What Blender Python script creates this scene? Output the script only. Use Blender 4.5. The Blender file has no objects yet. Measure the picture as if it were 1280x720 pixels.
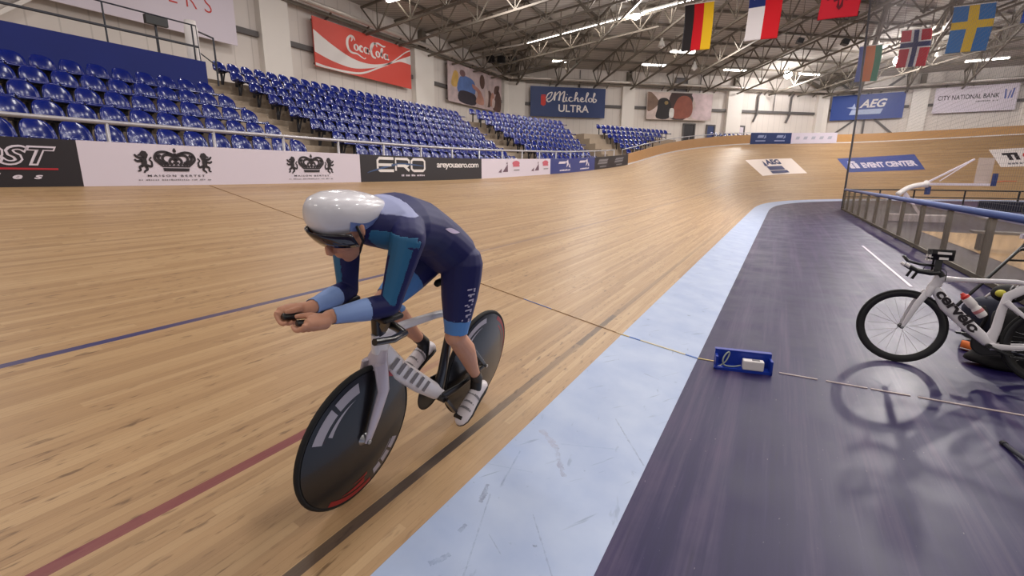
EXPOSURE = 0.0
TUBE_E, BULB_E, AREA_W, SPOT_W, WORLD_E, GLOW = 14., 60., 340., 4600., .45, 1.
HOOP = [(4.136, 24.983, 1.062), (5.114, 25.633, 1.484), (7.342, 26.858, 1.472), (6.708, 26.776, 2.484)]
STAND = [(1.41, 3.87, .013), (1.47, 3.40, .05)]
TRI = [(1.90, 7.22, .145), (2.62, 7.84, .97)]
import bpy, bmesh, math, random
import numpy as np
from mathutils import Vector, Matrix
from mathutils.bvhtree import BVHTree
random.seed(7)
SC = bpy.context.scene
COL = SC.collection
V = Vector
PI = math.pi
ORG = {}

# ------------------------------------------------------------------ helpers
def tag(o, label=None, cat=None, group=None, kind=None):
    if label: o['label'] = label
    if cat: o['category'] = cat
    if group: o['group'] = group
    if kind: o['kind'] = kind
    return o

def thing(name, label, cat, loc=(0, 0, 0), group=None):
    o = bpy.data.objects.new(name, None)
    o.empty_display_size = .1
    COL.objects.link(o)
    o.location = loc
    ORG[o.name] = V(loc)
    return tag(o, label, cat, group)

def unit(v):
    v = V(v)
    return v.normalized()

class MB:
    """collects geometry in world coordinates; build() links it as ONE mesh object"""
    def __init__(s):
        s.v, s.f, s.m, s.uv = [], [], [], {}
    def add(s, vs, fs, m=0):
        b = len(s.v)
        s.v += [tuple(p) for p in vs]
        s.f += [tuple(i + b for i in f) for f in fs]
        s.m += [m] * len(fs)
        return s
    def box(s, c, size, m=0, ax=None):
        c = V(c)
        ux, uy, uz = ax if ax else (V((1, 0, 0)), V((0, 1, 0)), V((0, 0, 1)))
        h = [d / 2 for d in size]
        vs = [c + ux * h[0] * i + uy * h[1] * j + uz * h[2] * k for i in (-1, 1) for j in (-1, 1) for k in (-1, 1)]
        return s.add(vs, [(0, 1, 3, 2), (4, 6, 7, 5), (0, 4, 5, 1), (2, 3, 7, 6), (0, 2, 6, 4), (1, 5, 7, 3)], m)
    def beam(s, p, q, w, h, m=0, up=(0, 0, 1)):
        p, q = V(p), V(q)
        t = (q - p)
        L = t.length
        t.normalize()
        up = V(up)
        if abs(t.dot(up)) > .98: up = V((1, 0, 0))
        x = t.cross(up).normalized()
        y = x.cross(t).normalized()
        return s.box((p + q) / 2, (w, h, L), m, (x, y, t))
    def tube(s, pts, r, n=8, m=0, cap=True, ell=None, up=(0, 0, 1), closed=False):
        pts = [V(p) for p in pts]
        N = len(pts)
        rs = r if isinstance(r, (list, tuple)) else [r] * N
        rings = []
        up = V(up)
        prev = None
        for i, p in enumerate(pts):
            if closed: t = pts[(i + 1) % N] - pts[i - 1]
            else: t = pts[min(i + 1, N - 1)] - pts[max(i - 1, 0)]
            t.normalize()
            ref = prev if prev is not None else up
            x = ref - t * ref.dot(t)
            if x.length < 1e-3:
                x = t.orthogonal()
            x.normalize()
            prev = x
            y = t.cross(x)
            e = ell[i] if isinstance(ell, list) else (ell if ell else 1.)
            rings.append([p + x * rs[i] * math.cos(2 * PI * k / n) + y * rs[i] * e * math.sin(2 * PI * k / n) for k in range(n)])
        return s.loft(rings, m, cap and not closed, closed)
    def loft(s, rings, m=0, cap=True, closed=False):
        n = len(rings[0])
        vs = [p for rg in rings for p in rg]
        fs = []
        R = len(rings)
        for i in range(R if closed else R - 1):
            a, b = i * n, ((i + 1) % R) * n
            for k in range(n):
                k2 = (k + 1) % n
                fs.append((a + k, a + k2, b + k2, b + k))
        if cap:
            fs.append(tuple(range(n))[::-1])
            fs.append(tuple(range((R - 1) * n, R * n)))
        return s.add(vs, fs, m)
    def lathe(s, prof, o, ax, n=24, m=0, ref=None):
        """prof: (radius, height along ax)"""
        ax = unit(ax)
        x = V(ref) if ref else ax.orthogonal()
        x = (x - ax * x.dot(ax)).normalized()
        y = ax.cross(x)
        o = V(o)
        rings = [[o + ax * h + (x * math.cos(2 * PI * k / n) + y * math.sin(2 * PI * k / n)) * max(r, 1e-4) for k in range(n)] for r, h in prof]
        return s.loft(rings, m, True)
    def torus(s, o, ax, R, r, n=48, k=8, m=0, e=1.):
        ax = unit(ax); x = ax.orthogonal().normalized(); y = ax.cross(x); o = V(o)
        rings = []
        for i in range(n):
            a = 2 * PI * i / n
            d = x * math.cos(a) + y * math.sin(a)
            rings.append([o + d * (R + r * math.cos(2 * PI * j / k)) + ax * r * e * math.sin(2 * PI * j / k) for j in range(k)])
        return s.loft(rings, m, False, True)
    def prism(s, poly, o, ux, uy, d, m=0, back=True):
        """2-D polygon extruded by vector d"""
        o, ux, uy, d = V(o), V(ux), V(uy), V(d)
        n = len(poly)
        a = [o + ux * p[0] + uy * p[1] for p in poly]
        b = [p + d for p in a]
        fs = [tuple(range(n, 2 * n))] + ([tuple(range(n))[::-1]] if back else [])
        for i in range(n):
            j = (i + 1) % n
            fs.append((i, j, n + j, n + i))
        return s.add(a + b, fs, m)
    def flat(s, vs2, fs, o, ux, uy, m=0):
        o, ux, uy = V(o), V(ux), V(uy)
        return s.add([o + ux * p[0] + uy * p[1] for p in vs2], fs, m)
    def ball(s, c, r, m=0, n=12, k=8, ax=None):
        c = V(c)
        r = (r, r, r) if not isinstance(r, (tuple, list)) else r
        ux, uy, uz = ax if ax else (V((1, 0, 0)), V((0, 1, 0)), V((0, 0, 1)))
        rings = []
        for j in range(1, k):
            t = PI * j / k
            rings.append([c + ux * r[0] * math.sin(t) * math.cos(2 * PI * i / n) + uy * r[1] * math.sin(t) * math.sin(2 * PI * i / n) - uz * r[2] * math.cos(t) for i in range(n)])
        b = len(s.v)
        s.loft(rings, m, False)
        bot, top = len(s.v), len(s.v) + 1
        s.v += [tuple(c - uz * r[2]), tuple(c + uz * r[2])]
        for i in range(n):
            j = (i + 1) % n
            s.f.append((bot, b + j, b + i)); s.m.append(m)
            L = b + (k - 2) * n
            s.f.append((L + i, L + j, top)); s.m.append(m)
        return s
    def build(s, name, mats, parent=None, smooth=False, origin=None, uv=None, angle=None):
        me = bpy.data.meshes.new(name)
        org = ORG.get(parent.name, V((0, 0, 0))) if parent is not None else (V(origin) if origin is not None else V((0, 0, 0)))
        me.from_pydata([(p[0] - org[0], p[1] - org[1], p[2] - org[2]) for p in s.v], [], s.f)
        if not isinstance(mats, (list, tuple)): mats = [mats]
        for mt in mats: me.materials.append(mt)
        for i, p in enumerate(me.polygons):
            p.material_index = s.m[i]
            p.use_smooth = smooth
        if uv is not None:
            L = me.uv_layers.new(name='UVMap')
            for lp in me.loops:
                L.data[lp.index].uv = uv[lp.vertex_index]
        me.update()
        bm = bmesh.new(); bm.from_mesh(me)
        bmesh.ops.recalc_face_normals(bm, faces=bm.faces[:]) if uv is None else None
        bm.to_mesh(me); bm.free()
        if smooth and angle:
            try: me.set_sharp_from_angle(angle=angle)
            except Exception: pass
        o = bpy.data.objects.new(name, me)
        COL.objects.link(o)
        if parent is not None:
            o.parent = parent
            ORG[o.name] = org
        else:
            o.location = org
            ORG[o.name] = org
        return o

def struct(name, mb, mats, **k):
    o = mb.build(name, mats, **k)
    if o.parent is None: o['kind'] = 'structure'
    return o

def copy_thing(o, loc, rz, label, group=None):
    r = o.copy(); COL.objects.link(r)
    r.location = loc; r.rotation_euler = (0, 0, rz)
    r['label'] = label
    if group: r['group'] = group
    for ch in list(o.children):
        c = ch.copy(); COL.objects.link(c); c.parent = r
        for g in list(ch.children):
            d = g.copy(); COL.objects.link(d); d.parent = c
    return r

def catmull(pts, n=6, closed=False):
    P = [np.array(p, float) for p in pts]
    out = []
    N = len(P)
    rng = range(N) if closed else range(N - 1)
    for i in rng:
        p0 = P[(i - 1) % N] if (closed or i > 0) else P[0]
        p1 = P[i]; p2 = P[(i + 1) % N]
        p3 = P[(i + 2) % N] if (closed or i + 2 < N) else P[-1]
        for k in range(n):
            t = k / n
            out.append(tuple(.5 * ((2 * p1) + (-p0 + p2) * t + (2 * p0 - 5 * p1 + 4 * p2 - p3) * t * t + (-p0 + 3 * p1 - 3 * p2 + p3) * t ** 3)))
    if not closed: out.append(tuple(P[-1]))
    return out

# ---- lettering: 2-D vertices and faces from the built-in font
def text2d(s, shear=0., bold=0., spacing=1.):
    cu = bpy.data.curves.new('lettering', 'FONT')
    cu.body = s; cu.shear = shear; cu.offset = bold; cu.space_character = spacing
    cu.fill_mode = 'FRONT'; cu.resolution_u = 3
    ob = bpy.data.objects.new('lettering', cu)
    COL.objects.link(ob)
    dg = bpy.context.evaluated_depsgraph_get()
    me = bpy.data.meshes.new_from_object(ob.evaluated_get(dg))
    vs = [(v.co.x, v.co.y) for v in me.vertices]
    fs = [tuple(p.vertices) for p in me.polygons]
    bpy.data.objects.remove(ob); bpy.data.curves.remove(cu); bpy.data.meshes.remove(me)
    return vs, fs

def fit(vf, u0, v0, u1, v1):
    vs, fs = vf
    xs = [p[0] for p in vs]; ys = [p[1] for p in vs]
    a, b, c, d = min(xs), max(xs), min(ys), max(ys)
    return [(u0 + (x - a) / (b - a) * (u1 - u0), v0 + (y - c) / (d - c) * (v1 - v0)) for x, y in vs], fs

def ribbon(strokes, w=.1, smooth=5):
    """pen strokes -> flat ribbons; a stroke is a list of (x, y) or (x, y, widthfactor)"""
    vs, fs = [], []
    for st in strokes:
        st = [(p[0], p[1], p[2] if len(p) > 2 else 1.) for p in st]
        P = catmull(st, smooth) if smooth and len(st) > 2 else st
        b = len(vs)
        for i, p in enumerate(P):
            q0, q1 = P[max(i - 1, 0)], P[min(i + 1, len(P) - 1)]
            dx, dy = q1[0] - q0[0], q1[1] - q0[1]
            L = math.hypot(dx, dy) or 1
            nx, ny = -dy / L * w * p[2] / 2, dx / L * w * p[2] / 2
            vs += [(p[0] + nx, p[1] + ny), (p[0] - nx, p[1] - ny)]
        for i in range(len(P) - 1):
            fs.append((b + 2 * i, b + 2 * i + 1, b + 2 * i + 3, b + 2 * i + 2))
    return vs, fs

def polys(pl):
    vs, fs = [], []
    for p in pl:
        b = len(vs); vs += list(p); fs.append(tuple(range(b, b + len(p))))
    return vs, fs

def disc2(cx, cy, rx, ry=None, n=14):
    ry = ry or rx
    return [(cx + rx * math.cos(2 * PI * k / n), cy + ry * math.sin(2 * PI * k / n)) for k in range(n)]

# ------------------------------------------------------------------ materials
def srgb(r, g, b):
    f = lambda c: c / 255 / 12.92 if c / 255 <= .04045 else ((c / 255 + .055) / 1.055) ** 2.4
    return (f(r), f(g), f(b), 1)

def mat(name, col, rough=.5, metal=0., noise=0., nscale=8., spec=.5, coat=0., emit=None, estr=0., alpha=None, stretch=None, bump=0.):
    m = bpy.data.materials.new(name); m.use_nodes = True
    nt = m.node_tree; b = nt.nodes['Principled BSDF']
    c = col if len(col) == 4 else (*col, 1)
    b.inputs['Base Color'].default_value = c
    b.inputs['Roughness'].default_value = rough
    b.inputs['Metallic'].default_value = metal
    b.inputs['Specular IOR Level'].default_value = spec
    b.inputs['Coat Weight'].default_value = coat
    if emit:
        b.inputs['Emission Color'].default_value = (*emit[:3], 1)
        b.inputs['Emission Strength'].default_value = estr
    if noise or bump:
        tc = nt.nodes.new('ShaderNodeTexCoord'); mp = nt.nodes.new('ShaderNodeMapping')
        if stretch: mp.inputs['Scale'].default_value = stretch
        nz = nt.nodes.new('ShaderNodeTexNoise'); nz.inputs['Scale'].default_value = nscale; nz.inputs['Detail'].default_value = 4
        nt.links.new(tc.outputs['Object'], mp.inputs['Vector']); nt.links.new(mp.outputs['Vector'], nz.inputs['Vector'])
        if noise:
            mx = nt.nodes.new('ShaderNodeMix'); mx.data_type = 'RGBA'
            mx.inputs[6].default_value = tuple(max(0, x * (1 - noise)) for x in c[:3]) + (1,)
            mx.inputs[7].default_value = tuple(min(1, x * (1 + noise)) for x in c[:3]) + (1,)
            nt.links.new(nz.outputs['Fac'], mx.inputs[0]); nt.links.new(mx.outputs[2], b.inputs['Base Color'])
        if bump:
            bp = nt.nodes.new('ShaderNodeBump'); bp.inputs['Strength'].default_value = bump; bp.inputs['Distance'].default_value = .02
            nt.links.new(nz.outputs['Fac'], bp.inputs['Height']); nt.links.new(bp.outputs['Normal'], b.inputs['Normal'])
    return m

class NT:
    """small node-graph writer"""
    def __init__(s, m): s.t = m.node_tree
    def n(s, typ, **k):
        x = s.t.nodes.new(typ)
        for a, v in k.items(): setattr(x, a, v)
        return x
    def l(s, a, b): s.t.links.new(a, b)
    def math(s, op, a, b=None, c=None):
        x = s.t.nodes.new('ShaderNodeMath'); x.operation = op
        for i, q in enumerate((a, b, c)):
            if q is None: continue
            if isinstance(q, (int, float)): x.inputs[i].default_value = q
            else: s.l(q, x.inputs[i])
        return x.outputs[0]
    def mix(s, f, a, b, blend='MIX'):
        x = s.t.nodes.new('ShaderNodeMix'); x.data_type = 'RGBA'; x.blend_type = blend
        for i, q in ((0, f), (6, a), (7, b)):
            if isinstance(q, (int, float)): x.inputs[i].default_value = q
            elif isinstance(q, tuple): x.inputs[i].default_value = q
            else: s.l(q, x.inputs[i])
        return x.outputs[2]
    def comb(s, x, y, z=0.):
        c = s.t.nodes.new('ShaderNodeCombineXYZ')
        for i, q in enumerate((x, y, z)):
            if isinstance(q, (int, float)): c.inputs[i].default_value = q
            else: s.l(q, c.inputs[i])
        return c.outputs[0]
    def noise(s, vec, scale=1., detail=2., rough=.5):
        x = s.t.nodes.new('ShaderNodeTexNoise'); x.inputs['Scale'].default_value = scale
        x.inputs['Detail'].default_value = detail; x.inputs['Roughness'].default_value = rough
        s.l(vec, x.inputs['Vector']); return x.outputs['Fac']
    def white(s, vec):
        x = s.t.nodes.new('ShaderNodeTexWhiteNoise'); x.noise_dimensions = '2D'
        s.l(vec, x.inputs['Vector']); return x.outputs['Value']
    def ramp(s, f, stops):
        x = s.t.nodes.new('ShaderNodeValToRGB'); e = x.color_ramp.elements
        while len(e) < len(stops): e.new(.5)
        for i, (p, c) in enumerate(stops):
            e[i].position = p; e[i].color = c if isinstance(c, tuple) else (c, c, c, 1)
        s.l(f, x.inputs[0]); return x.outputs[0]
    def mapr(s, f, a, b, c, d):
        x = s.t.nodes.new('ShaderNodeMapRange')
        for i, q in ((1, a), (2, b), (3, c), (4, d)): x.inputs[i].default_value = q
        s.l(f, x.inputs[0]); return x.outputs[0]

def wood_track():
    m = mat('track_wood', (.5, .33, .17), .34, spec=.5)
    g = NT(m); b = m.node_tree.nodes['Principled BSDF']
    uv = g.n('ShaderNodeUVMap'); sp = g.n('ShaderNodeSeparateXYZ'); g.l(uv.outputs[0], sp.inputs[0])
    u, v = sp.outputs[0], sp.outputs[1]
    strip = g.math('FLOOR', g.math('DIVIDE', v, .043))
    off = g.math('MULTIPLY', g.white(g.comb(strip, 3.3)), 9.)
    plank = g.math('FLOOR', g.math('DIVIDE', g.math('ADD', u, off), 3.2))
    tone = g.white(g.comb(strip, plank))
    col = g.ramp(tone, [(0., srgb(158, 126, 91)), (.35, srgb(171, 138, 100)), (.7, srgb(177, 145, 106)), (1., srgb(187, 156, 117))])
    band = g.noise(g.comb(g.math('MULTIPLY', u, .12), g.math('MULTIPLY', v, .9)), 1., 2.)
    col = g.mix(g.mapr(band, .35, .65, 0., .35), col, srgb(166, 134, 98))
    grain = g.noise(g.comb(g.math('MULTIPLY', u, 1.6), g.math('MULTIPLY', v, 95.)), 1., 3.)
    col = g.mix(g.mapr(grain, .3, .7, 0., .5), col, g.mix(1., col, (.80, .76, .72, 1), 'MULTIPLY'))
    kn = g.noise(g.comb(g.math('MULTIPLY', u, 6.5), g.math('MULTIPLY', v, 34.), 4.), 1., 2.5, .6)
    cl = g.noise(g.comb(g.math('MULTIPLY', u, .8), g.math('MULTIPLY', v, 2.2), 9.), 1., 1.)
    kf = g.math('MULTIPLY', g.mapr(kn, .585, .70, 0., 1.), g.mapr(cl, .36, .6, .12, .8))
    kn2 = g.noise(g.comb(g.math('MULTIPLY', u, 3.2), g.math('MULTIPLY', v, 60.), 14.), 1., 3., .6)
    kf = g.math('MAXIMUM', kf, g.mapr(kn2, .6, .78, 0., .42))
    col = g.mix(kf, col, srgb(100, 74, 52))
    # joints between strips
    jf = g.math('FRACT', g.math('DIVIDE', v, .043))
    col = g.mix(g.math('MULTIPLY', g.math('LESS_THAN', jf, .05), .3), col, srgb(104, 72, 46))
    def line(v0, v1, c, f):
        nonlocal col
        k = g.math('MULTIPLY', g.math('GREATER_THAN', v, v0), g.math('LESS_THAN', v, v1))
        col = g.mix(g.math('MULTIPLY', k, f), col, c)
    wear = g.noise(g.comb(g.math('MULTIPLY', u, 1.1), g.math('MULTIPLY', v, 6.)), 1., 2.)
    far = g.mapr(u, 5., 14., 0., -.33)
    seg = g.math('MULTIPLY', g.math('GREATER_THAN', u, 3.88), g.math('LESS_THAN', u, 4.97))
    near = g.mapr(u, 1.9, 3.2, .9, .45)
    bf = g.math('MAXIMUM', g.math('MAXIMUM', g.math('ADD', far, near), g.math('MULTIPLY', seg, .74)), 0.)
    bf = g.math('MULTIPLY', bf, g.mapr(wear, .2, .7, .8, 1.05))
    line(.2, .252, srgb(48, 40, 44), bf)
    line(.845, .9, srgb(112, 34, 56), g.math('MULTIPLY', g.mapr(wear, .2, .8, .95, .7), g.mapr(u, 1.7, 3., 1., .06)))
    line(2.44, 2.49, srgb(38, 44, 98), g.math('MULTIPLY', g.mapr(wear, .25, .75, .98, .75), g.mapr(u, 4.2, 6., 1., .3)))
    g.l(col, b.inputs['Base Color'])
    g.l(g.mapr(grain, .2, .8, .36, .5), b.inputs['Roughness'])
    bp = g.n('ShaderNodeBump'); bp.inputs['Strength'].default_value = .12; bp.inputs['Distance'].default_value = .004
    g.l(grain, bp.inputs['Height']); g.l(bp.outputs[0], b.inputs['Normal'])
    return m

def band_mat():
    m = mat('blue_band_paint', srgb(162, 182, 218), .42, spec=.4)
    g = NT(m); b = m.node_tree.nodes['Principled BSDF']
    uv = g.n('ShaderNodeUVMap'); sp = g.n('ShaderNodeSeparateXYZ'); g.l(uv.outputs[0], sp.inputs[0])
    u, v = sp.outputs[0], sp.outputs[1]
    col = g.mix(g.mapr(g.noise(g.comb(u, v), 3., 4.), .35, .7, 0., 1.), srgb(154, 170, 203), srgb(172, 186, 212))
    # scuffs: thin streaks where two warped noises cross
    for k, (sx, sy, lo, hi, am) in enumerate(((2.2, 26., .66, .72, .5), (14., 3.4, .69, .74, .42), (7., 9., .7, .76, .6), (30., 30., .71, .77, .55))):
        a = .5 + k * .9
        uu = g.math('ADD', g.math('MULTIPLY', u, math.cos(a)), g.math('MULTIPLY', v, math.sin(a)))
        vv = g.math('SUBTRACT', g.math('MULTIPLY', v, math.cos(a)), g.math('MULTIPLY', u, math.sin(a)))
        nz = g.noise(g.comb(g.math('MULTIPLY', uu, sx), g.math('MULTIPLY', vv, sy), k * 7.), 1., 3.)
        col = g.mix(g.mapr(nz, lo, hi, 0., am), col, srgb(112, 124, 150))
    def scr(u0, v0, u1, v1, w, c, am):
        nonlocal col
        du, dv = u1 - u0, v1 - v0
        L = math.hypot(du, dv); du /= L; dv /= L
        a = g.math('ADD', g.math('MULTIPLY', g.math('SUBTRACT', u, u0), du), g.math('MULTIPLY', g.math('SUBTRACT', v, v0), dv))
        d = g.math('ABSOLUTE', g.math('SUBTRACT', g.math('MULTIPLY', g.math('SUBTRACT', v, v0), du), g.math('MULTIPLY', g.math('SUBTRACT', u, u0), dv)))
        wob = g.math('MULTIPLY', g.math('SUBTRACT', g.noise(g.comb(u, v), 24., 4., .7), .3), w * 1.7)
        k = g.math('MULTIPLY', g.math('LESS_THAN', d, g.math('ADD', wob, w * .04)), g.math('MULTIPLY', g.math('GREATER_THAN', a, 0.), g.math('LESS_THAN', a, L)))
        k = g.math('MULTIPLY', k, g.mapr(g.noise(g.comb(g.math('MULTIPLY', u, 17.), g.math('MULTIPLY', v, 17.), 5.), 1., 4., .7), .34, .6, .1, 1.1))
        col = g.mix(g.math('MULTIPLY', k, am), col, c)
    for q in SCUFFS: scr(*q)
    g.l(col, b.inputs['Base Color'])
    return m

def apron_mat():
    m = mat('apron_paint', (.05, .04, .09), .38, spec=.24)
    g = NT(m); b = m.node_tree.nodes['Principled BSDF']
    tc = g.n('ShaderNodeTexCoord'); sp = g.n('ShaderNodeSeparateXYZ'); g.l(tc.outputs['Object'], sp.inputs[0])
    x, y = sp.outputs[0], sp.outputs[1]
    st = g.noise(g.comb(g.math('MULTIPLY', x, 5.2), g.math('MULTIPLY', y, .13)), 1., 5., .7)
    cl = g.noise(g.comb(x, y), 1.6, 5., .6)
    f = g.math('ADD', g.math('MULTIPLY', st, .75), g.math('MULTIPLY', cl, .25))
    col = g.ramp(f, [(.36, srgb(17, 10, 60)), (.5, srgb(30, 21, 70)), (.64, srgb(72, 60, 92))])
    sp2 = g.noise(g.comb(g.math('MULTIPLY', x, 60.), g.math('MULTIPLY', y, 22.)), 1., 2.)
    col = g.mix(g.mapr(sp2, .735, .79, 0., .5), col, srgb(160, 150, 160))
    wl = g.noise(g.comb(g.math('MULTIPLY', x, 22.), g.math('MULTIPLY', y, 1.7), 3.), 1., 2.)
    col = g.mix(g.mapr(wl, .68, .78, 0., .4), col, srgb(34, 28, 56))
    g.l(col, b.inputs['Base Color'])
    g.l(g.mapr(cl, .3, .7, .36, .5), b.inputs['Roughness'])
    return m

def wall_mat(name, c, period, horiz=False):
    m = mat(name, c, .75, spec=.2)
    g = NT(m); b = m.node_tree.nodes['Principled BSDF']
    tc = g.n('ShaderNodeTexCoord'); sp = g.n('ShaderNodeSeparateXYZ'); g.l(tc.outputs['Object'], sp.inputs[0])
    q = sp.outputs[2] if horiz else g.math('ADD', sp.outputs[0], sp.outputs[1])
    k = g.math('LESS_THAN', g.math('FRACT', g.math('DIVIDE', q, period)), .06)
    col = g.mix(g.noise(tc.outputs['Object'], .8, 3.), tuple(x * .93 for x in c[:3]) + (1,), c)
    col = g.mix(g.math('MULTIPLY', k, .25), col, (.25, .22, .2, 1))
    g.l(col, b.inputs['Base Color'])
    return m

def roof_mat():
    m = mat('roof_deck', srgb(176, 172, 168), .8, spec=.2)
    g = NT(m); b = m.node_tree.nodes['Principled BSDF']
    tc = g.n('ShaderNodeTexCoord'); sp = g.n('ShaderNodeSeparateXYZ'); g.l(tc.outputs['Object'], sp.inputs[0])
    q = g.math('ADD', g.math('MULTIPLY', sp.outputs[0], .63), g.math('MULTIPLY', sp.outputs[1], -.77))
    k = g.math('PINGPONG', q, .16)
    col = g.mix(g.mapr(k, 0., .16, 0., 1.), srgb(160, 154, 148), srgb(200, 194, 188))
    g.l(col, b.inputs['Base Color'])
    return m

def clear_panel():
    m = bpy.data.materials.new('hazy_clear_panel'); m.use_nodes = True
    nt = m.node_tree; nt.nodes.clear(); g = NT(m)
    out = g.n('ShaderNodeOutputMaterial'); tr = g.n('ShaderNodeBsdfTransparent'); df = g.n('ShaderNodeBsdfDiffuse'); gl = g.n('ShaderNodeBsdfGlossy')
    tr.inputs[0].default_value = (.80, .78, .74, 1); df.inputs[0].default_value = srgb(164, 156, 142); gl.inputs['Roughness'].default_value = .15
    tc = g.n('ShaderNodeTexCoord')
    nz = g.noise(tc.outputs['Object'], 3., 4.)
    m1 = g.n('ShaderNodeMixShader'); g.l(g.mapr(nz, .3, .7, .18, .36), m1.inputs[0]); g.l(tr.outputs[0], m1.inputs[1]); g.l(df.outputs[0], m1.inputs[2])
    m2 = g.n('ShaderNodeMixShader'); m2.inputs[0].default_value = .05; g.l(m1.outputs[0], m2.inputs[1]); g.l(gl.outputs[0], m2.inputs[2])
    g.l(m2.outputs[0], out.inputs[0])
    return m

SCUFFS = []
# ------------------------------------------------------------------ camera
H = 1.62374
yaw, pitch, roll = 0.5035549, 0.2276173, 0.0080929
fw = V((-math.sin(yaw) * math.cos(pitch), math.cos(yaw) * math.cos(pitch), -math.sin(pitch)))
rt = V((math.cos(yaw), math.sin(yaw), 0)); upv = rt.cross(fw)
r2 = rt * math.cos(roll) + upv * math.sin(roll); u2 = upv * math.cos(roll) - rt * math.sin(roll)
cam_d = bpy.data.cameras.new('camera'); cam = bpy.data.objects.new('camera', cam_d); COL.objects.link(cam)
M = Matrix((r2, u2, -fw)).transposed().to_4x4(); M.translation = V((0, 0, H))
cam.matrix_world = M
cam_d.sensor_width = 36; cam_d.lens = 598.288 * 36 / 1280; cam_d.clip_end = 400
SC.camera = cam
vs_ = SC.view_settings
SC.display_settings.display_device = 'sRGB'
vs_.view_transform = 'Standard'; vs_.look = 'None'; vs_.gamma = 1; vs_.use_curve_mapping = False
vs_.exposure = EXPOSURE

# ------------------------------------------------------------------ materials
SCUFFS += [(q[0], q[1], q[2], q[3], q[4], q[5], q[6] * .62) for q in [(2.917, .427, 2.534, .72, .012, srgb(105, 112, 138), .8), (2.457, .093, 2.352, .239, .05, srgb(150, 146, 168), .8), (2.352, .239, 2.137, .379, .035, srgb(128, 126, 150), .8),
           (1.83, .09, 1.70, .13, .03, srgb(88, 92, 112), .85), (1.78, .135, 1.30, .3, .009, srgb(110, 122, 152), .7), (1.79, .37, 1.52, .6, .009, srgb(104, 112, 142), .75),
           (2.18, .09, 1.85, .15, .01, srgb(112, 128, 162), .7), (2.40, .249, 2.593, .559, .012, srgb(130, 150, 182), .6), (1.56, .264, 1.50, .36, .006, srgb(120, 132, 158), .7),
           (3.775, .408, 3.755, .535, .012, srgb(96, 104, 130), .7), (1.28, .15, 1.37, .19, .03, srgb(96, 110, 140), .7), (1.49, .15, 1.545, .15, .022, srgb(92, 102, 128), .8), (1.621, .455, 1.633, .47, .016, srgb(60, 64, 84), .9),
           (1.964, .0, 2.061, .23, .007, srgb(130, 146, 178), .6)]]
M_WOOD = wood_track(); M_BAND = band_mat(); M_APRON = apron_mat()
M_WALL = wall_mat('wall_panel_paint', srgb(226, 218, 212), .9)
M_COLM = mat('column_paint', srgb(232, 226, 220), .6)
M_ROOF = roof_mat()
M_STEEL = mat('dark_steel', srgb(112, 104, 94), .6, .2)
M_STEELP = mat('pale_steel', srgb(190, 184, 178), .5, .1)
M_GIRT = mat('girt_grey', srgb(92, 88, 88), .6)
M_PIPE = mat('pipe_grey', srgb(196, 188, 182), .35, .3)
M_CONC = mat('terrace_concrete', srgb(168, 152, 134), .85, noise=.12, nscale=2.)
M_FASC = mat('fascia_wood', srgb(196, 150, 98), .45, noise=.12, nscale=3., stretch=(1, 1, 8))
M_WHITE = mat('white_paint', srgb(232, 226, 224), .5)
M_OFF = mat('banner_white', srgb(218, 208, 220), .55)
M_BLK = mat('banner_black', srgb(34, 28, 34), .5)
M_BLACK = mat('black', srgb(22, 21, 23), .45)
M_RUB = mat('rubber', srgb(26, 25, 27), .65)
M_PADB = mat('pad_blue', srgb(70, 92, 150), .45)
M_BLUET = mat('blue_tarpaulin', srgb(2, 28, 112), .7, noise=.12, nscale=1.5)
M_SEAT = mat('seat_blue_plastic', srgb(1, 27, 112), .19, spec=.6)
M_SEATLEG = mat('seat_bracket', srgb(46, 46, 52), .5)
M_RAIL = mat('galvanised_rail', srgb(178, 174, 178), .4, .4)
M_RED = mat('banner_red', srgb(214, 72, 58), .5)
M_NAVY = mat('banner_navy', srgb(30, 52, 106), .5)
M_BLUE = mat('banner_blue', srgb(22, 60, 142), .5)
M_GREY = mat('mark_grey', srgb(128, 124, 128), .6)
M_TUBE = mat('lamp_tube', (1, 1, 1), .5, emit=(1., .93, .84), estr=TUBE_E)
M_BULB = mat('lamp_bulb', (1, 1, 1), .5, emit=(1., .95, .9), estr=BULB_E)
M_HOUS = mat('lamp_housing', srgb(214, 210, 204), .5)
M_NET = mat('net_cord', srgb(120, 116, 118), .8)
M_POLE = mat('pole_dark', srgb(48, 50, 60), .5)
M_CLEAR = clear_panel()
M_COURT = mat('court_wood', srgb(214, 172, 120), .4, noise=.1, nscale=2.)
M_POST = mat('fence_post', srgb(78, 72, 60), .6)

# ------------------------------------------------------------------ the track
XL, XR, Z0, TH0, W = -1.2274, -.50326, .110455, .19506, 6.954
YE, LC, RM = 26.471, 13.707, 21.484
DS = .25
phi_c = LC / (2 * RM); LA = (PI - 2 * phi_c) * RM
LT = (YE + 15) + 2 * LC + LA
ell = np.arange(0, LT + DS, DS)
def kap(s):
    s = s - (YE + 15)
    return np.where(s < 0, 0, np.where(s < LC, s / LC / RM, np.where(s < LC + LA, 1 / RM, np.maximum(0, (2 * LC + LA - s) / LC / RM))))
psi = np.concatenate([[0], np.cumsum(kap(ell[:-1] + DS / 2)) * DS])
pm = (psi[:-1] + psi[1:]) / 2
px_ = np.concatenate([[0], np.cumsum(np.sin(pm) * DS)]) + XL
py_ = -15 + np.concatenate([[0], np.cumsum(np.cos(pm) * DS)])
mid = 15 + YE + LC + LA / 2
_d = np.arange(-20, 120, .25)
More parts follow.
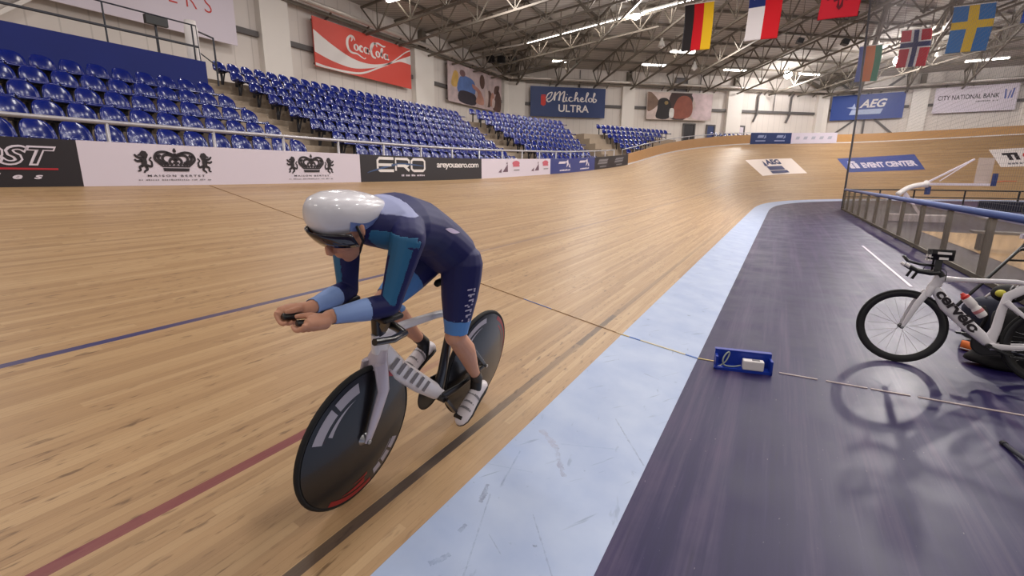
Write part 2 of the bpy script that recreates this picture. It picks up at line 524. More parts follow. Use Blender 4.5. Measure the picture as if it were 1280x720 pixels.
_th = np.interp(_d, [4.5, 12, 20, 28, 36, 44, 54, 66], [TH0, .2066, .2511, .3259, .5191, .6849, .7653, .92])
for _ in range(2): _th = np.convolve(np.pad(_th, 8, 'edge'), np.ones(17) / 17, 'valid')
theta = np.interp(np.minimum(ell, 2 * mid - ell) - 15, _d, _th)
def TP(l, s, h=0.):
    """point on the banked track: l metres along it, s metres up from its inner edge, h off the surface"""
    x = np.interp(l + 15, ell, px_); y = np.interp(l + 15, ell, py_); p = np.interp(l + 15, ell, psi); t = np.interp(l + 15, ell, theta)
    nx, ny = -math.cos(p), math.sin(p)
    ct, st = math.cos(t), math.sin(t)
    return V((x + nx * (s * ct - h * st), y + ny * (s * ct - h * st), Z0 + s * st + h * ct))
def TT(l):
    p = np.interp(l + 15, ell, psi); return V((math.sin(p), math.cos(p), 0))
def TN(l):   # outward, horizontal
    p = np.interp(l + 15, ell, psi); return V((-math.cos(p), math.sin(p), 0))

def strip_mesh(name, mt, ls, ss, fn, thick=.03):
    mb = MB(); uv = []
    n = len(ss)
    for l in ls:
        for s in ss:
            mb.v.append(tuple(fn(l, s))); uv.append((l, s))
    for i in range(len(ls) - 1):
        for j in range(n - 1):
            mb.f.append((i * n + j, i * n + j + 1, (i + 1) * n + j + 1, (i + 1) * n + j)); mb.m.append(0)
    o = mb.build(name, mt, smooth=True, uv=uv)
    return o
LS = list(np.arange(-14.5, LT - 15, .75))
o = strip_mesh('track_floor', M_WOOD, LS, list(np.linspace(0, W, 22)), TP); o['kind'] = 'structure'
BW = math.hypot(XR - XL, Z0)
def BP(l, s, h=0.):
    a = TP(l, 0); n = TN(l); f = s / BW
    return a - n * ((XR - XL) * f) + V((0, 0, -Z0 * f + h))
o = strip_mesh('blue_band_floor', M_BAND, LS, list(np.linspace(0, BW, 5)), BP); o['kind'] = 'structure'
# level apron and infield inside the band
mb = MB()
inner = [BP(l, BW) for l in LS]
half = len(inner) // 2
cx_ = 20.6
mb.v = []
for p in inner: mb.v += [(p.x, p.y, 0.), (cx_, min(p.y, 30.), 0.)]
for i in range(len(inner) - 1):
    mb.f.append((2 * i, 2 * i + 1, 2 * i + 3, 2 * i + 2)); mb.m.append(0)
o = mb.build('floor', M_APRON); o['kind'] = 'structure'
# wooden court boards in the infield
mb = MB(); mb.add([(4.1, 20.2, .012), (9.5, 20.2, .012), (9.5, 3., .012), (4.1, 3., .012)], [(0, 1, 2, 3)])
struct('infield_court_floor', mb, M_COURT)
# outside of the bank: a skirt so that the track has a back
TOPB = lambda l: .58 if l < 26 else .58 + min(1, (l - 26) / 16) * .17
mb = MB()
ls = [l for l in LS]
for l in ls:
    a = TP(l, W); n = TN(l)
    mb.v += [tuple(a + n * .09 - V((0, 0, .06))), tuple(V((a.x, a.y, -.2)) + n * .09)]
for i in range(len(ls) - 1): mb.f.append((2 * i, 2 * i + 1, 2 * i + 3, 2 * i + 2)); mb.m.append(0)
struct('track_skirt', mb, M_FASC)
# timber balustrade that rims the bend, with its white foot strip
def rim(l0, l1, z0, z1, off, th, step=1.):
    mb = MB(); L = []
    n = max(1, int(round((l1 - l0) / step)))
    for i in range(n + 1):
        l = l0 + (l1 - l0) * i / n
        a = TP(l, W); nn = TN(l)
        hz = TOPB(l)
        zt = z1 if z1 is not None else hz
        L.append([a + nn * off + V((0, 0, z0)), a + nn * (off + th) + V((0, 0, z0)), a + nn * (off + th) + V((0, 0, zt)), a + nn * off + V((0, 0, zt))])
    return mb.loft(L, 0, True)
struct('trim_1', rim(27.6, LT - 16, 0, None, .0, .05), M_FASC)
struct('trim_2', rim(27.6, LT - 16, -.02, .07, -.012, .02), M_WHITE)

# ------------------------------------------------------------------ hall shell
EAVE, SLOPE = 11.3, .105
PA, PB, PC, PD = V((-22.8, 39.9, 0)), V((2.6, 60.7, 0)), V((20.6, 59.6, 0)), V((38.6, 60.7, 0))
PE, PF = V((64., 39.9, 0)), V((64., -16., 0)); P0 = V((-22.8, -16, 0))
def wall(name, a, b, z0=0., z1=EAVE + .5):
    t = (b - a).normalized(); n = V((t.y, -t.x, 0))
    mb = MB(); mb.box((a + b) / 2 - n * .15 + V((0, 0, (z0 + z1) / 2)), ((b - a).length + .3, .3, z1 - z0), 0, (t, n, V((0, 0, 1))))
    struct(name, mb, M_WALL)
    return t, n
wall('wall_left', P0, PA); TCH, NCH = wall('wall_corner', PA, PB); TEN, NEN = wall('wall_end', PB, PC); wall('wall_end.001', PC, PD); wall('wall_corner.001', PD, PE); wall('wall_right', PE, PF)
def rz(x, y):
    xm = x if x < 20.6 else 41.2 - x
    p = V((xm, y, 0))
    d = min(xm + 22.8, (p - PA).dot(NCH), (p - PB).dot(NEN))
    return EAVE + SLOPE * max(0, d)
mb = MB(); xs = np.linspace(-23, 64.2, 73); ys = np.linspace(-16, 61, 66)
for x in xs:
    for y in ys: mb.v.append((x, y, rz(x, y)))
n = len(ys)
for i in range(len(xs) - 1):
    for j in range(n - 1): mb.f.append((i * n + j, i * n + j + 1, (i + 1) * n + j + 1, (i + 1) * n + j)); mb.m.append(0)
struct('ceiling', mb, M_ROOF)

LW = V((0, 1, 0)), V((1, 0, 0)), V((-22.8, 0, 0))       # wall frames: along, inward, origin
CW = TCH, NCH, PA
EW = TEN, NEN, PB
def wp(fr, t, z, off=0.): return fr[2] + fr[0] * t + fr[1] * off + V((0, 0, z))
# columns
for fr, cs in ((LW, [(-1., .5), (15.95, 17.48), (27.05, 29.05), (39., 39.9)]), (CW, [(.1, 1.7), (11.03, 12.25), (21.95, 23.5), (32.0, 32.8)]), (EW, [(.0, .6), (7.1, 8.35), (14.9, 16.1)])):
    for a, b in cs:
        mb = MB(); mb.box(wp(fr, (a + b) / 2, 4.99, .19), (b - a, .38, 9.98), 0, (fr[0], fr[1], V((0, 0, 1))))
        mb.box(wp(fr, (a + b) / 2, 10.6, .19), (.42, .36, 1.25), 1, (fr[0], fr[1], V((0, 0, 1))))
        struct('column', mb, [M_COLM, M_STEEL])
# girts, eaves pipe and upper wall band
for fr, segs, zg in ((LW, [(-14, -1.1), (.6, 15.9), (17.5, 27.), (29.1, 38.9)], 8.13), (CW, [(1.8, 11.), (12.3, 21.9), (23.6, 31.9)], 8.15), (EW, [(.7, 7.), (8.4, 14.8), (16.2, 18)], 8.45)):
    for a, b in segs:
        mb = MB(); mb.box(wp(fr, (a + b) / 2, zg, .1), (b - a, .2, .24), 0, (fr[0], fr[1], V((0, 0, 1))))
        struct('wall_girt', mb, M_GIRT)
for nm, fr, a, b in (('trim_3', LW, -14, 39.6), ('trim_4', CW, .3, 32.5), ('trim_5', EW, .2, 18.)):
    mb = MB(); mb.tube([wp(fr, a, 10.2, .75), wp(fr, b, 10.2, .75)], .13, 10)
    mb.box(wp(fr, (a + b) / 2, 10.0, .45), (b - a, .06, .16), 1, (fr[0], fr[1], V((0, 0, 1))))
    k = a + 1.
    while k < b:
        mb.beam(wp(fr, k, 10.2, .75), wp(fr, k, 9.75, 0), .07, .07, 1); k += 2.75
    struct(nm, mb, [M_PIPE, M_STEEL])

# ------------------------------------------------------------------ roof steel
def truss(a, b, depth, step, w=.11, m=M_STEEL, name='ceiling_truss'):
    """lattice truss hung under the roof from plan point a to plan point b"""
    a, b = V(a), V(b); L = (b - a).length; t = (b - a) / L
    up = lambda s: V((a.x + t.x * s, a.y + t.y * s, rz(a.x + t.x * s, a.y + t.y * s) - .18))
    mb = MB()
    zb = lambda s: up(s) - V((0, 0, depth))
    mb.beam(up(0), up(L), w, w); mb.beam(zb(.3), zb(L), w, w)
    n = max(2, int(L / step)); 
    for i in range(n):
        s0, s1, sm = L * i / n, L * (i + 1) / n, L * (i + .5) / n
        mb.beam(up(s0), zb(sm), w * .6, w * .6); mb.beam(zb(sm), up(s1), w * .6, w * .6)
        mb.beam(zb(sm), up(sm), w * .45, w * .45)
    return struct(name, mb, m)
for y in (22.6, 25.4, 28.3, 31.1, 33.9, 36.6):
    L = min(34., (39.9 - y) / .48 + 2.) if y > 20 else 34
    truss((-22.6, y, 0), (-22.6 + L, y, 0), 1.5, 2.4)
for t_ in (.9, 4.5, 8.1, 11.7, 15.4, 19.1, 22.7, 26.2, 29.4, 32.3):
    a = wp(CW, t_, 0, .2)
    L = 8. if t_ < 1 else (18. if t_ < 6 else 26. if t_ < 10 else 36.) if t_ < 30 else 24.
    b = a + NCH * L
    truss(a, b, 1.5, 2.4, .12)
for t_ in (3., 6.5, 10.5, 14.5, 18.5):
    a = wp(EW, t_, 0, .2); truss(a, a + NEN * (20 + t_), 1.5, 2.4, .12)
# purlins run parallel to the walls
def purlin(fr, d, t0, t1):
    p = fr[2] + fr[0] * t0 + fr[1] * d; q = fr[2] + fr[0] * t1 + fr[1] * d
    z = EAVE + SLOPE * d - .1
    mb = MB(); mb.beam((p.x, p.y, z), (q.x, q.y, z), .09, .16); struct('ceiling_purlin', mb, M_STEEL)
for k in range(1, 9):
    d = 2.6 * k
    purlin(LW, d, 12, 39.9 - .48 * d)
    purlin(CW, d, .37 * d, 32.8 - .33 * d)
for k in range(1, 7): purlin(EW, 2.6 * k, .33 * 2.6 * k, 30)
# eaves brackets in the corners
mb = MB()
p = wp(CW, 32.4, 10.4, .4)
mb.beam(p, p + NCH * 1.6 + V((0, 0, 1.0)), .3, .3); mb.beam(p + TCH * .1, wp(EW, 2.2, 11.2, .6), .3, .3); mb.beam(p, wp(CW, 30., 11.2, .6), .3, .3)
struct('ceiling_bracket', mb, M_STEEL)
mb = MB(); p = wp(CW, .4, 10.4, .4)
mb.beam(p, p + NCH * 2 + V((0, 0, 1.)), .3, .3); mb.beam(p, wp(CW, 5.2, 11.5, .4), .22, .22); mb.beam(p, wp(LW, 36, 11.3, .4), .22, .22)
struct('ceiling_bracket', mb, M_STEEL)
# wall bracing behind the blue end banner
mb = MB()
for a, b in (((.9, 5.8), (3.6, 8.)), ((6.3, 5.8), (3.9, 8.)), ((3.7, 5.5), (3.7, 9.9))): mb.beam(wp(EW, a[0], a[1], .12), wp(EW, b[0], b[1], .12), .16, .16)
for a, b in (((1., 11.2), (2.6, 9.9)), ((6.3, 11.2), (4.6, 9.9))): mb.beam(wp(EW, a[0], a[1], .12), wp(EW, b[0], b[1], .12), .2, .2)
struct('wall_end_brace', mb, M_GIRT)
for fr, x, z0, z1 in ((CW, 6.9, 9.7, 11.2), (CW, 19., 9.7, 11.3), (CW, 27.2, 8.2, 10.), (EW, 11.3, 9.9, 11.4)):
    mb = MB(); mb.beam(wp(fr, x, z0, .1), wp(fr, x, z1, .1), .07, .07); struct('wall_conduit', mb, M_GIRT)
mb = MB()
for x in (25.3, 29.):
    mb.tube([wp(CW, x + .3, 10., .2), wp(CW, x, 9.6, .2), wp(CW, x, 7.9, .2), wp(CW, x - .3, 7.2, .2)], .1, 6)
struct('wall_pipe', mb, M_GIRT)
# ------------------------------------------------------------------ stands
RX = lambda k: -9.4 - .8 * (k - 1)
RZ = lambda k: 1.65 + .36 * (k - 1)
mb = MB()
prof = [(-8.2, .4), (-8.2, 1.5)]
for k in range(1, 9):
    x0 = RX(k) + (.42 if k > 1 else 1.0)
    prof += [(x0, RZ(k)), (RX(k) - .38, RZ(k))]
prof += [(RX(8) - .38, RZ(8) + .25), (-22.7, RZ(8) + .25), (-22.7, .4)]
mb.prism([(p[0], p[1]) for p in prof], (0, -14, 0), (1, 0, 0), (0, 0, 1), (0, 36.4, 0))
struct('terrace', mb, M_CONC)
# steps in the near aisle
mb = MB()
for k in range(1, 8):
    mb.box((RX(k) - .23, 8.22, RZ(k) + .09), (.30, 1.5, .18))
struct('aisle_stairs', mb, M_CONC)
# rotated stand sections beyond
def sec_terrace(name, Lp, Rp, z0, k0, k1, back, aisle=1.4):
    mb = MB()
    for k in range(k0, k1 + 1):
        a, b = Lp(k), Rp(k); t = (b - a).normalized(); n = V((-t.y, t.x, 0))   # n points back from the track
        z = z0 + .36 * (k - 1)
        d = .8 if k < k1 else back
        a0 = a - t * aisle
        mb.prism([(-.42, 0), (d - .40, 0), (d - .40, .5 - z), (-.42, .5 - z)], a0 + V((0, 0, z)), n, (0, 0, 1), b + t * .2 - a0)
    struct(name, mb, M_CONC)
lerp = lambda p, q, f: V(p) + (V(q) - V(p)) * f
L3 = lambda k: lerp((-9.3, 18.9, 0), (-15.2, 22.6, 0), (k - 1) / 7)
R3 = lambda k: lerp((-8.8, 25.3, 0), (-12.9, 30.2, 0), (k - 1) / 7)
L4 = lambda k: lerp((-8.9, 30.9, 0), (-11.7, 33.0, 0), (k - 3) / 5)
def clear_of_track(p):
    l = np.interp(p.y, py_[:190], ell[:190]) - 15
    return (p - TP(l, W)).dot(TN(l))
def R4(k):
    p = L4(k); d = V((.47, .88, 0)); s = .6
    while s < (11. if k == 8 else 13.) and clear_of_track(p + d * (s + .5)) > .85: s += .23
    return p + d * s
Z3, Z4 = 1.95, 1.98
sec_terrace('terrace', L3, R3, Z3, 1, 8, 4.)
sec_terrace('terrace', L4, R4, Z4, 3, 8, 4.)
# concourse slab up to the corner wall
mb = MB(); mb.prism([(-22.7, 22), (-16, 22.4), (-13.6, 30.), (-12., 33.5), (-7.2, 43.), (-2.9, 47.8), (1., 51.8), (3., 60.2), (2.4, 60.5), (-22.6, 39.8)], (0, 0, 4.1), (1, 0, 0), (0, 1, 0), (0, 0, .3))
struct('concourse_slab', mb, M_CONC)

# ---- one bucket seat, facing +X, its base on the tread
def seat_shell(nu=9, nv=11):
    prof = [(.40, .405), (.41, .43), (.36, .442), (.22, .425), (.08, .415), (.0, .43), (-.012, .50), (-.03, .57), (-.055, .635), (-.086, .69), (-.115, .725), (-.135, .74)]
    wid = [.38, .41, .415, .415, .41, .40, .395, .385, .35, .28, .19, .08]
    vs, fs = [], []
    for j, ((x, z), w) in enumerate(zip(prof, wid)):
        for i in range(nu):
            a = -1 + 2 * i / (nu - 1)
            cur = .055 * a * a * (1 if j > 4 else .0) * w / .43
            lift = .03 * a ** 4 if 2 <= j <= 5 else 0
            vs.append((x + cur, a * w / 2, z + lift))
    for j in range(len(prof) - 1):
        for i in range(nu - 1):
            a = j * nu + i; fs.append((a, a + 1, a + nu + 1, a + nu))
    b = len(vs)
    # back skin
    back = []
    for j in range(len(prof)):
        for i in range(nu):
            x, y, z = vs[j * nu + i]
            d = (.018, -.016)[j < 5]
            back.append((x - (.018 if j >= 5 else 0), y, z - (.016 if j < 5 else 0)))
    vs += back
    for j in range(len(prof) - 1):
        for i in range(nu - 1):
            a = b + j * nu + i; fs.append((a, a + nu, a + nu + 1, a + 1))
    J = len(prof)
    edge = [i for i in range(nu)] + [j * nu + nu - 1 for j in range(1, J)] + [(J - 1) * nu + i for i in range(nu - 2, -1, -1)] + [j * nu for j in range(J - 2, 0, -1)]
    for i in range(len(edge)):
        p, q = edge[i], edge[(i + 1) % len(edge)]
        fs.append((p, b + p, b + q, q))
    return vs, fs
def bracket(mb, m):
    mb.box((.12, 0, .39), (.26, .10, .03), m); mb.box((.08, 0, .20), (.05, .05, .37), m); mb.box((.09, 0, .012), (.2, .12, .024), m)
    mb.beam((.10, 0, .05), (.24, 0, .38), .03, .03, m)
ORD = ['first', 'second', 'third', 'fourth', 'fifth', 'sixth', 'seventh', 'eighth', 'ninth', 'tenth', 'eleventh', 'twelfth', 'thirteenth', 'fourteenth', 'fifteenth', 'sixteenth', 'seventeenth', 'eighteenth', 'nineteenth', 'twentieth']
ORD += ['twenty-' + w for w in ORD[:9]] + ['thirtieth']
proto = thing('stadium_seat', 'x', 'seat', (0, 0, 0))
mb = MB(); mb.add(*seat_shell()); SHELL = mb.build('seat_shell', M_SEAT, proto, smooth=True)
mb = MB(); bracket(mb, 0); mb.build('seat_bracket', M_SEATLEG, proto)
mb = MB(); mb.add(*seat_shell(7)); nshell = len(mb.f); bracket(mb, 1)
small = mb.build('stadium_seat', [M_SEAT, M_SEATLEG], smooth=True); small['category'] = 'seat'
USED = {'p': False, 's': False}
def put_seat(p, rz_, label, group, big):
    src = proto if big else small
    key = 'p' if big else 's'
    if not USED[key]:
        USED[key] = True
        src.location = p; src.rotation_euler = (0, 0, rz_); src['label'] = label; src['group'] = group
        return src
    return copy_thing(src, p, rz_, label, group)
PITCH = .43
ROWN = ['front', 'second', 'third', 'fourth', 'fifth', 'sixth', 'seventh', 'top']
nind = 0
for k, cnt in ((1, 13), (2, 12), (3, 12), (4, 11), (5, 11)):
    for j in range(cnt):
        rn = 'back' if k == 5 else ROWN[k - 1]
        put_seat((RX(k), 7.28 - PITCH * j, RZ(k)), 0, 'blue plastic seat, %s from the aisle, %s row, block below the tall blue screen' % (ORD[j], rn), 'seats in the block below the blue screen', True); nind += 1
for k in range(1, 9):
    ye = 17.35 + .56 * (k - 1); j = 0
    while 9.15 + PITCH * j < ye:
        put_seat((RX(k), 9.15 + PITCH * j, RZ(k)), 0, 'blue plastic seat, %s from the near aisle, %s row, block below the red banner' % (ORD[j], ROWN[k - 1]), 'seats in the block below the red banner', j < 7); nind += 1; j += 1
rest = MB(); sh = seat_shell(5)
def rest_seat(p, a):
    c, s = math.cos(a), math.sin(a)
    tr = lambda q: (p[0] + q[0] * c - q[1] * s, p[1] + q[0] * s + q[1] * c, p[2] + q[2])
    rest.add([tr(q) for q in sh[0]], sh[1], 0)
    for cc, sz in (((.08, 0, .2), (.05, .05, .4)),):
        t = MB().box(cc, sz); rest.add([tr(q) for q in t.v], t.f, 1)
cand = []
for sec, Lp, Rp, z0, ks, pit in ((3, L3, R3, Z3, range(1, 9), .46), (4, L4, R4, Z4, range(3, 9), .46)):
    for k in ks:
        a, b = Lp(k), Rp(k); t = (b - a).normalized(); n = int((b - a).length / pit)
        ang = math.atan2(-t.x, t.y)
        for j in range(n):
            p = a + t * (pit * (j + .5)); p.z = z0 + .36 * (k - 1)
            if (p - TP(np.interp(p.y, py_[:190], ell[:190]) - 15, W)).dot(TN(np.interp(p.y, py_[:190], ell[:190]) - 15)) < .75: continue
            cand.append(((p - V((0, 0, H))).length, sec, k, j, p, ang))
cand.sort(key=lambda c: c[0])
for d, sec, k, j, p, ang in cand:
    if sec == 3 and nind < 300:
        put_seat(p, ang, 'blue plastic seat, %s from the far-side aisle, %s row, block below the people mural' % (ORD[j], ROWN[k - 1]), 'seats in the block below the mural', False); nind += 1
    else: rest_seat(p, ang)
# a short last row beyond the doors
for j in range(22):
    l = 41.5 + j * .46
    a = TP(l, W) + TN(l) * 1.1
    t = TT(l); rest_seat((a.x, a.y, 4.62 + .01 * j), math.atan2(-t.x, t.y))
o = rest.build('far_stadium_seats', [M_SEAT, M_SEATLEG], smooth=True)
tag(o, 'distant blocks of small blue seats rising behind the wooden balustrade of the bend', 'seats', kind='stuff')

# ------------------------------------------------------------------ guard rail in front of the seats
g = thing('guard_rail', 'grey tube guard rail running in front of the lowest seat row', 'railing', (-8.35, 4.8, 1.5))
rp = [(float(TP(y, W).x) - .28, y, float(TP(y, W).z) + .86) for y in np.arange(-3, 27, 1.)]
MB().tube(rp, .03, 8).build('top_rail', M_RAIL, g, smooth=True)
ys = [-.9, .5, 1.95, 3.39, 4.85, 6.14, 7.44, 8.78, 10.14, 11.5, 12.9, 14.3, 15.7, 17.1, 18.6, 20.1, 21.6, 23.1, 24.6, 26.]
for y in ys:
    z = float(TP(y, W).z)
    xr = float(TP(y, W).x) - .28; MB().tube([(xr, y, z - .35), (xr, y, z + .86)], .026, 8).build('post', M_RAIL, g, smooth=True)
# same rail carried on round the bend above the balustrade
g = thing('guard_rail', 'pale tube guard rail above the wooden balustrade, in front of the farthest seats', 'railing', tuple(TP(32, W)))
MB().tube([TP(l, W) + TN(l) * .5 + V((0, 0, .2 + TOPB(l))) for l in np.arange(28, 47, 1.)], .03, 6).build('top_rail', M_RAIL, g, smooth=True)
for l in np.arange(28, 47, 2.):
    p = TP(l, W) + TN(l) * .5
    MB().tube([p + V((0, 0, -.3)), p + V((0, 0, .2 + TOPB(l)))], .025, 6).build('post', M_RAIL, g)

# ------------------------------------------------------------------ tall blue screen and the platform above it
o = MB().box((-13.2, 1.2, 3.85), (.08, 13.0, 1.12)).build('blue_screen', M_BLUET, origin=(-13.2, 1.2, 3.3))
tag(o, 'tall dark blue tarpaulin screen standing behind the five-row seat block', 'screen')
g = thing('platform_railing', 'dark thin steel railing standing on top of the blue screen', 'railing', (-13.4, 4, 4.4))
MB().tube([(-13.4, -5, 5.27), (-13.4, 7.7, 5.27), (-13.4, 7.75, 3.6)], .017, 6, up=(1, 0, 0)).build('top_rail', M_POLE, g)
MB().tube([(-13.4, -5, 4.78), (-13.4, 7.7, 4.78)], .028, 6).build('mid_rail', M_POLE, g)
for y in (-.9, 1., 3.9, 5.75, 7.6):
    MB().tube([(-13.4, y, 4.0), (-13.4, y, 5.27)], .019, 6).build('post', M_POLE, g)
g = thing('stair_handrail', 'dark handrail sloping down beside the aisle at the top end of the blue screen', 'railing', (-13.6, 8.2, 4.2))
MB().tube([(-13.3, 8.05, 5.05), (-15.6, 8.9, 5.75), (-15.9, 8.9, 5.7)], .022, 6).build('top_rail', M_POLE, g)
MB().tube([(-13.3, 8.05, 4.4), (-15.6, 8.9, 5.2)], .018, 6).build('mid_rail', M_POLE, g)
MB().tube([(-13.3, 8.05, 3.9), (-13.3, 8.05, 5.05)], .022, 6).build('post', M_POLE, g)
o = MB().lathe([(.15, 0), (.15, 1.42), (.13, 1.46), (.13, 1.58), (.0, 1.58)], (-13.85, 7.83, 3.9), (0, 0, 1), 20).build('white_cylinder', M_WHITE, smooth=True, origin=(-13.85, 7.83, 3.9), angle=.6)
tag(o, 'upright white cylinder behind the railing at the end of the blue screen', 'cylinder')
# loudspeaker and equipment frame on the platform
g = thing('monitor', 'dark flat monitor hung on the platform behind the railing', 'monitor', (-14.2, 6.55, 4.9))
MB().box((-14.2, 7.2, 5.36), (.12, .5, .2)).build('housing', M_BLACK, g); MB().box((-14.26, 7.2, 4.68), (.05, .04, 1.24)).build('stand', M_POLE, g)
g = thing('equipment_case', 'small dark-topped case on the platform below the monitor', 'case', (-14.9, 6.7, 4.4))
MB().box((-14.9, 6.7, 4.42), (.5, .7, .4)).build('case_body', M_GREY, g); MB().box((-14.9, 6.7, 4.66), (.54, .76, .08)).build('lid', M_BLACK, g)
mb = MB(); mb.box((-15.2, 1.2, 4.0), (3.6, 13, .12)); struct('platform_slab', mb, M_CONC)
mb = MB()
for y in (6.9,): mb.beam((-22.6, y - .6, 6.2), (-22.6, y + 2.2, 8.4), .3, .12)
struct('wall_left_brace', mb, M_COLM)
# ------------------------------------------------------------------ lettered boards along the top of the straight
ZU = V((0, 0, 1))
def board(name, y0, y1, z0, z1, mt, label, cat='banner', group=None):
    o0 = V((-8.05, y0, 0))
    t = thing(name, label, cat, (float(TP(y0, W).x) - .02, (y0 + y1) / 2, z0), group)
    mb = MB(); n = max(1, int((y1 - y0) / 1.2)); L = []
    for i in range(n + 1):
        y = y0 + (y1 - y0) * i / n
        a = TP(y, W); nn = V((-1, 0, 0))
        L.append([a + V((0, 0, -.02)), a + nn * .05 + V((0, 0, -.02)), a + nn * .05 + V((0, 0, .585)), a + V((0, 0, .585))])
    mb.loft(L)
    mb.build('panel', mt, t)
    return t
def BF(y, z):   # board-face point from (y, height above the board's foot)
    a = TP(y, W); return V((a.x + .006, y, a.z + z))
def face(t, name, geo, mt, fn=BF):
    mb = MB(); mb.add([fn(u, v) for u, v in geo[0]], geo[1]); return mb.build(name, mt, t)
def rect(u0, v0, u1, v1, sh=0.): return [(u0, v0), (u1, v0), (u1 + sh, v1), (u0 + sh, v1)]

t = board('advert_board', -6., 2.91, 1.46, 2.04, M_BLK, 'black advertising board with outlined slanted letters over a red line')
face(t, 'lettering', fit(text2d('OST', shear=.35, bold=.055), 1.86, .255, 2.70, .495), M_OFF)
mb = MB(); g2 = fit(text2d('OST', shear=.35, bold=-.004), 1.885, .277, 2.672, .473); mb.add([BF(u, v) + V((.004, 0, 0)) for u, v in g2[0]], g2[1]); mb.build('lettering_inset', M_BLK, t)
face(t, 'red_line', polys([rect(-1, .205, 2.68, .228)]), mat('line_red', srgb(176, 36, 48), .5))
face(t, 'small_lettering', fit(text2d('les', shear=.3, bold=.03, spacing=2.2), 2.08, .095, 2.52, .165), M_OFF)

# lion-and-crown boards
def crown(cx, w, z0, h):
    P = []
    q = lambda x, y: (cx + x * w / 2, z0 + y * h)
    P.append([q(-.62, .0), q(.62, .0), q(.66, .14), q(-.66, .14)])
    P.append([q(-.68, .18), q(.68, .18), q(.72, .25), q(-.72, .25)])
    vs, fs = polys(P)
    st = []
    for s in (-1, 1):
        st.append([q(.66 * s, .25), q(.98 * s, .52), q(.86 * s, .78), q(.5 * s, .84), q(.14 * s, .74), q(.02 * s, .66)])
        st.append([q(.36 * s, .26), q(.62 * s, .5), q(.55 * s, .68), q(.3 * s, .72), q(.06 * s, .64)])
        st.append([q(.5 * s, .26), q(.82 * s, .54), q(.7 * s, .72)])
        st.append([q(.18 * s, .26), q(.30 * s, .42), q(.18 * s, .56), q(.02 * s, .48)])
    st.append([q(0, .26), q(0, .8)])
    a, b = ribbon(st, w * .068, 5)
    k = len(vs); vs += a; fs += [tuple(i + k for i in f) for f in b]
    for x, y, r in ((0, .9, .09), (0, .98, .05), (.86, .66, .08), (-.86, .66, .08), (.36, .8, .07), (-.36, .8, .07), (.1, .37, .06), (-.1, .37, .06), (.44, .38, .06), (-.44, .38, .06)):
        d = disc2(*q(x, y), r * w / 2, r * w / 2, 10); k = len(vs); vs += d; fs.append(tuple(range(k, k + 10)))
    return vs, fs
def lion(cx, w, z0, h, s):
    q = lambda x, y: (cx + s * x * w, z0 + y * h)
    body = [[q(-.12, .3), q(.16, .26), q(.2, .5), q(.16, .74), q(-.06, .72), q(-.12, .5)],
            [q(-.02, .68), q(.2, .64), q(.3, .82), q(.2, .97), q(.0, 1.), q(-.14, .88), q(-.1, .76)],
            [q(-.12, .86), q(-.26, .82), q(-.24, .76), q(-.08, .76)]]
    vs, fs = polys(body)
    st = [[q(-.05, .66), q(-.28, .7), q(-.42, .82)], [q(-.05, .56), q(-.3, .52), q(-.44, .6)], [q(.1, .32), q(.16, .16), q(.02, .08), q(-.02, 0)], [q(-.06, .32), q(-.22, .26), q(-.2, .12), q(-.34, .08)],
          [q(.16, .34), q(.4, .3), q(.44, .5), q(.34, .6), q(.46, .72)]]
    a, b = ribbon([[(p[0], p[1], (1., .8, .6, .5, .5)[min(i, 4)]) for i, p in enumerate(s_)] for s_ in st], w * .17, 5)
    k = len(vs); vs += a; fs += [tuple(i + k for i in f) for f in b]
    return vs, fs
def dashes(u0, u1, v, h, n, gap=.35, seed=1):
    r = random.Random(seed); P = []; w = (u1 - u0) / n
    for i in range(n):
        if r.random() < .12: continue
        P.append(rect(u0 + i * w, v, u0 + i * w + w * (1 - gap * (.6 + .8 * r.random())), v + h * (.75 + .4 * r.random())))
    return polys(P)
M_INK = mat('ink_black', srgb(38, 30, 36), .6)
for y0, y1, cy, lab in ((2.91, 5.3, 4.07, 'white board with black crown and lions, beside the board with a red line'), (5.3, 7.75, 6.50, 'white board with black crown and lions, beside the board with square letters')):
    t = board('advert_board', y0, y1, 1.46, 2.05, M_OFF, lab, group='crown and lion boards')
    face(t, 'crown_emblem', crown(cy, .56, .205, .33), M_INK)
    face(t, 'lion_emblem', lion(cy - .43, .24, .18, .31, 1), M_INK); face(t, 'lion_emblem', lion(cy + .43, .24, .18, .31, -1), M_INK)
    face(t, 'lettering', fit(text2d('MAISON BERTET', bold=.01, spacing=1.5), cy - .40, .125, cy + .40, .155), M_INK)
    face(t, 'fine_print', dashes(cy - .52, cy + .5, .072, .018, 34, .4, 3), M_GREY)

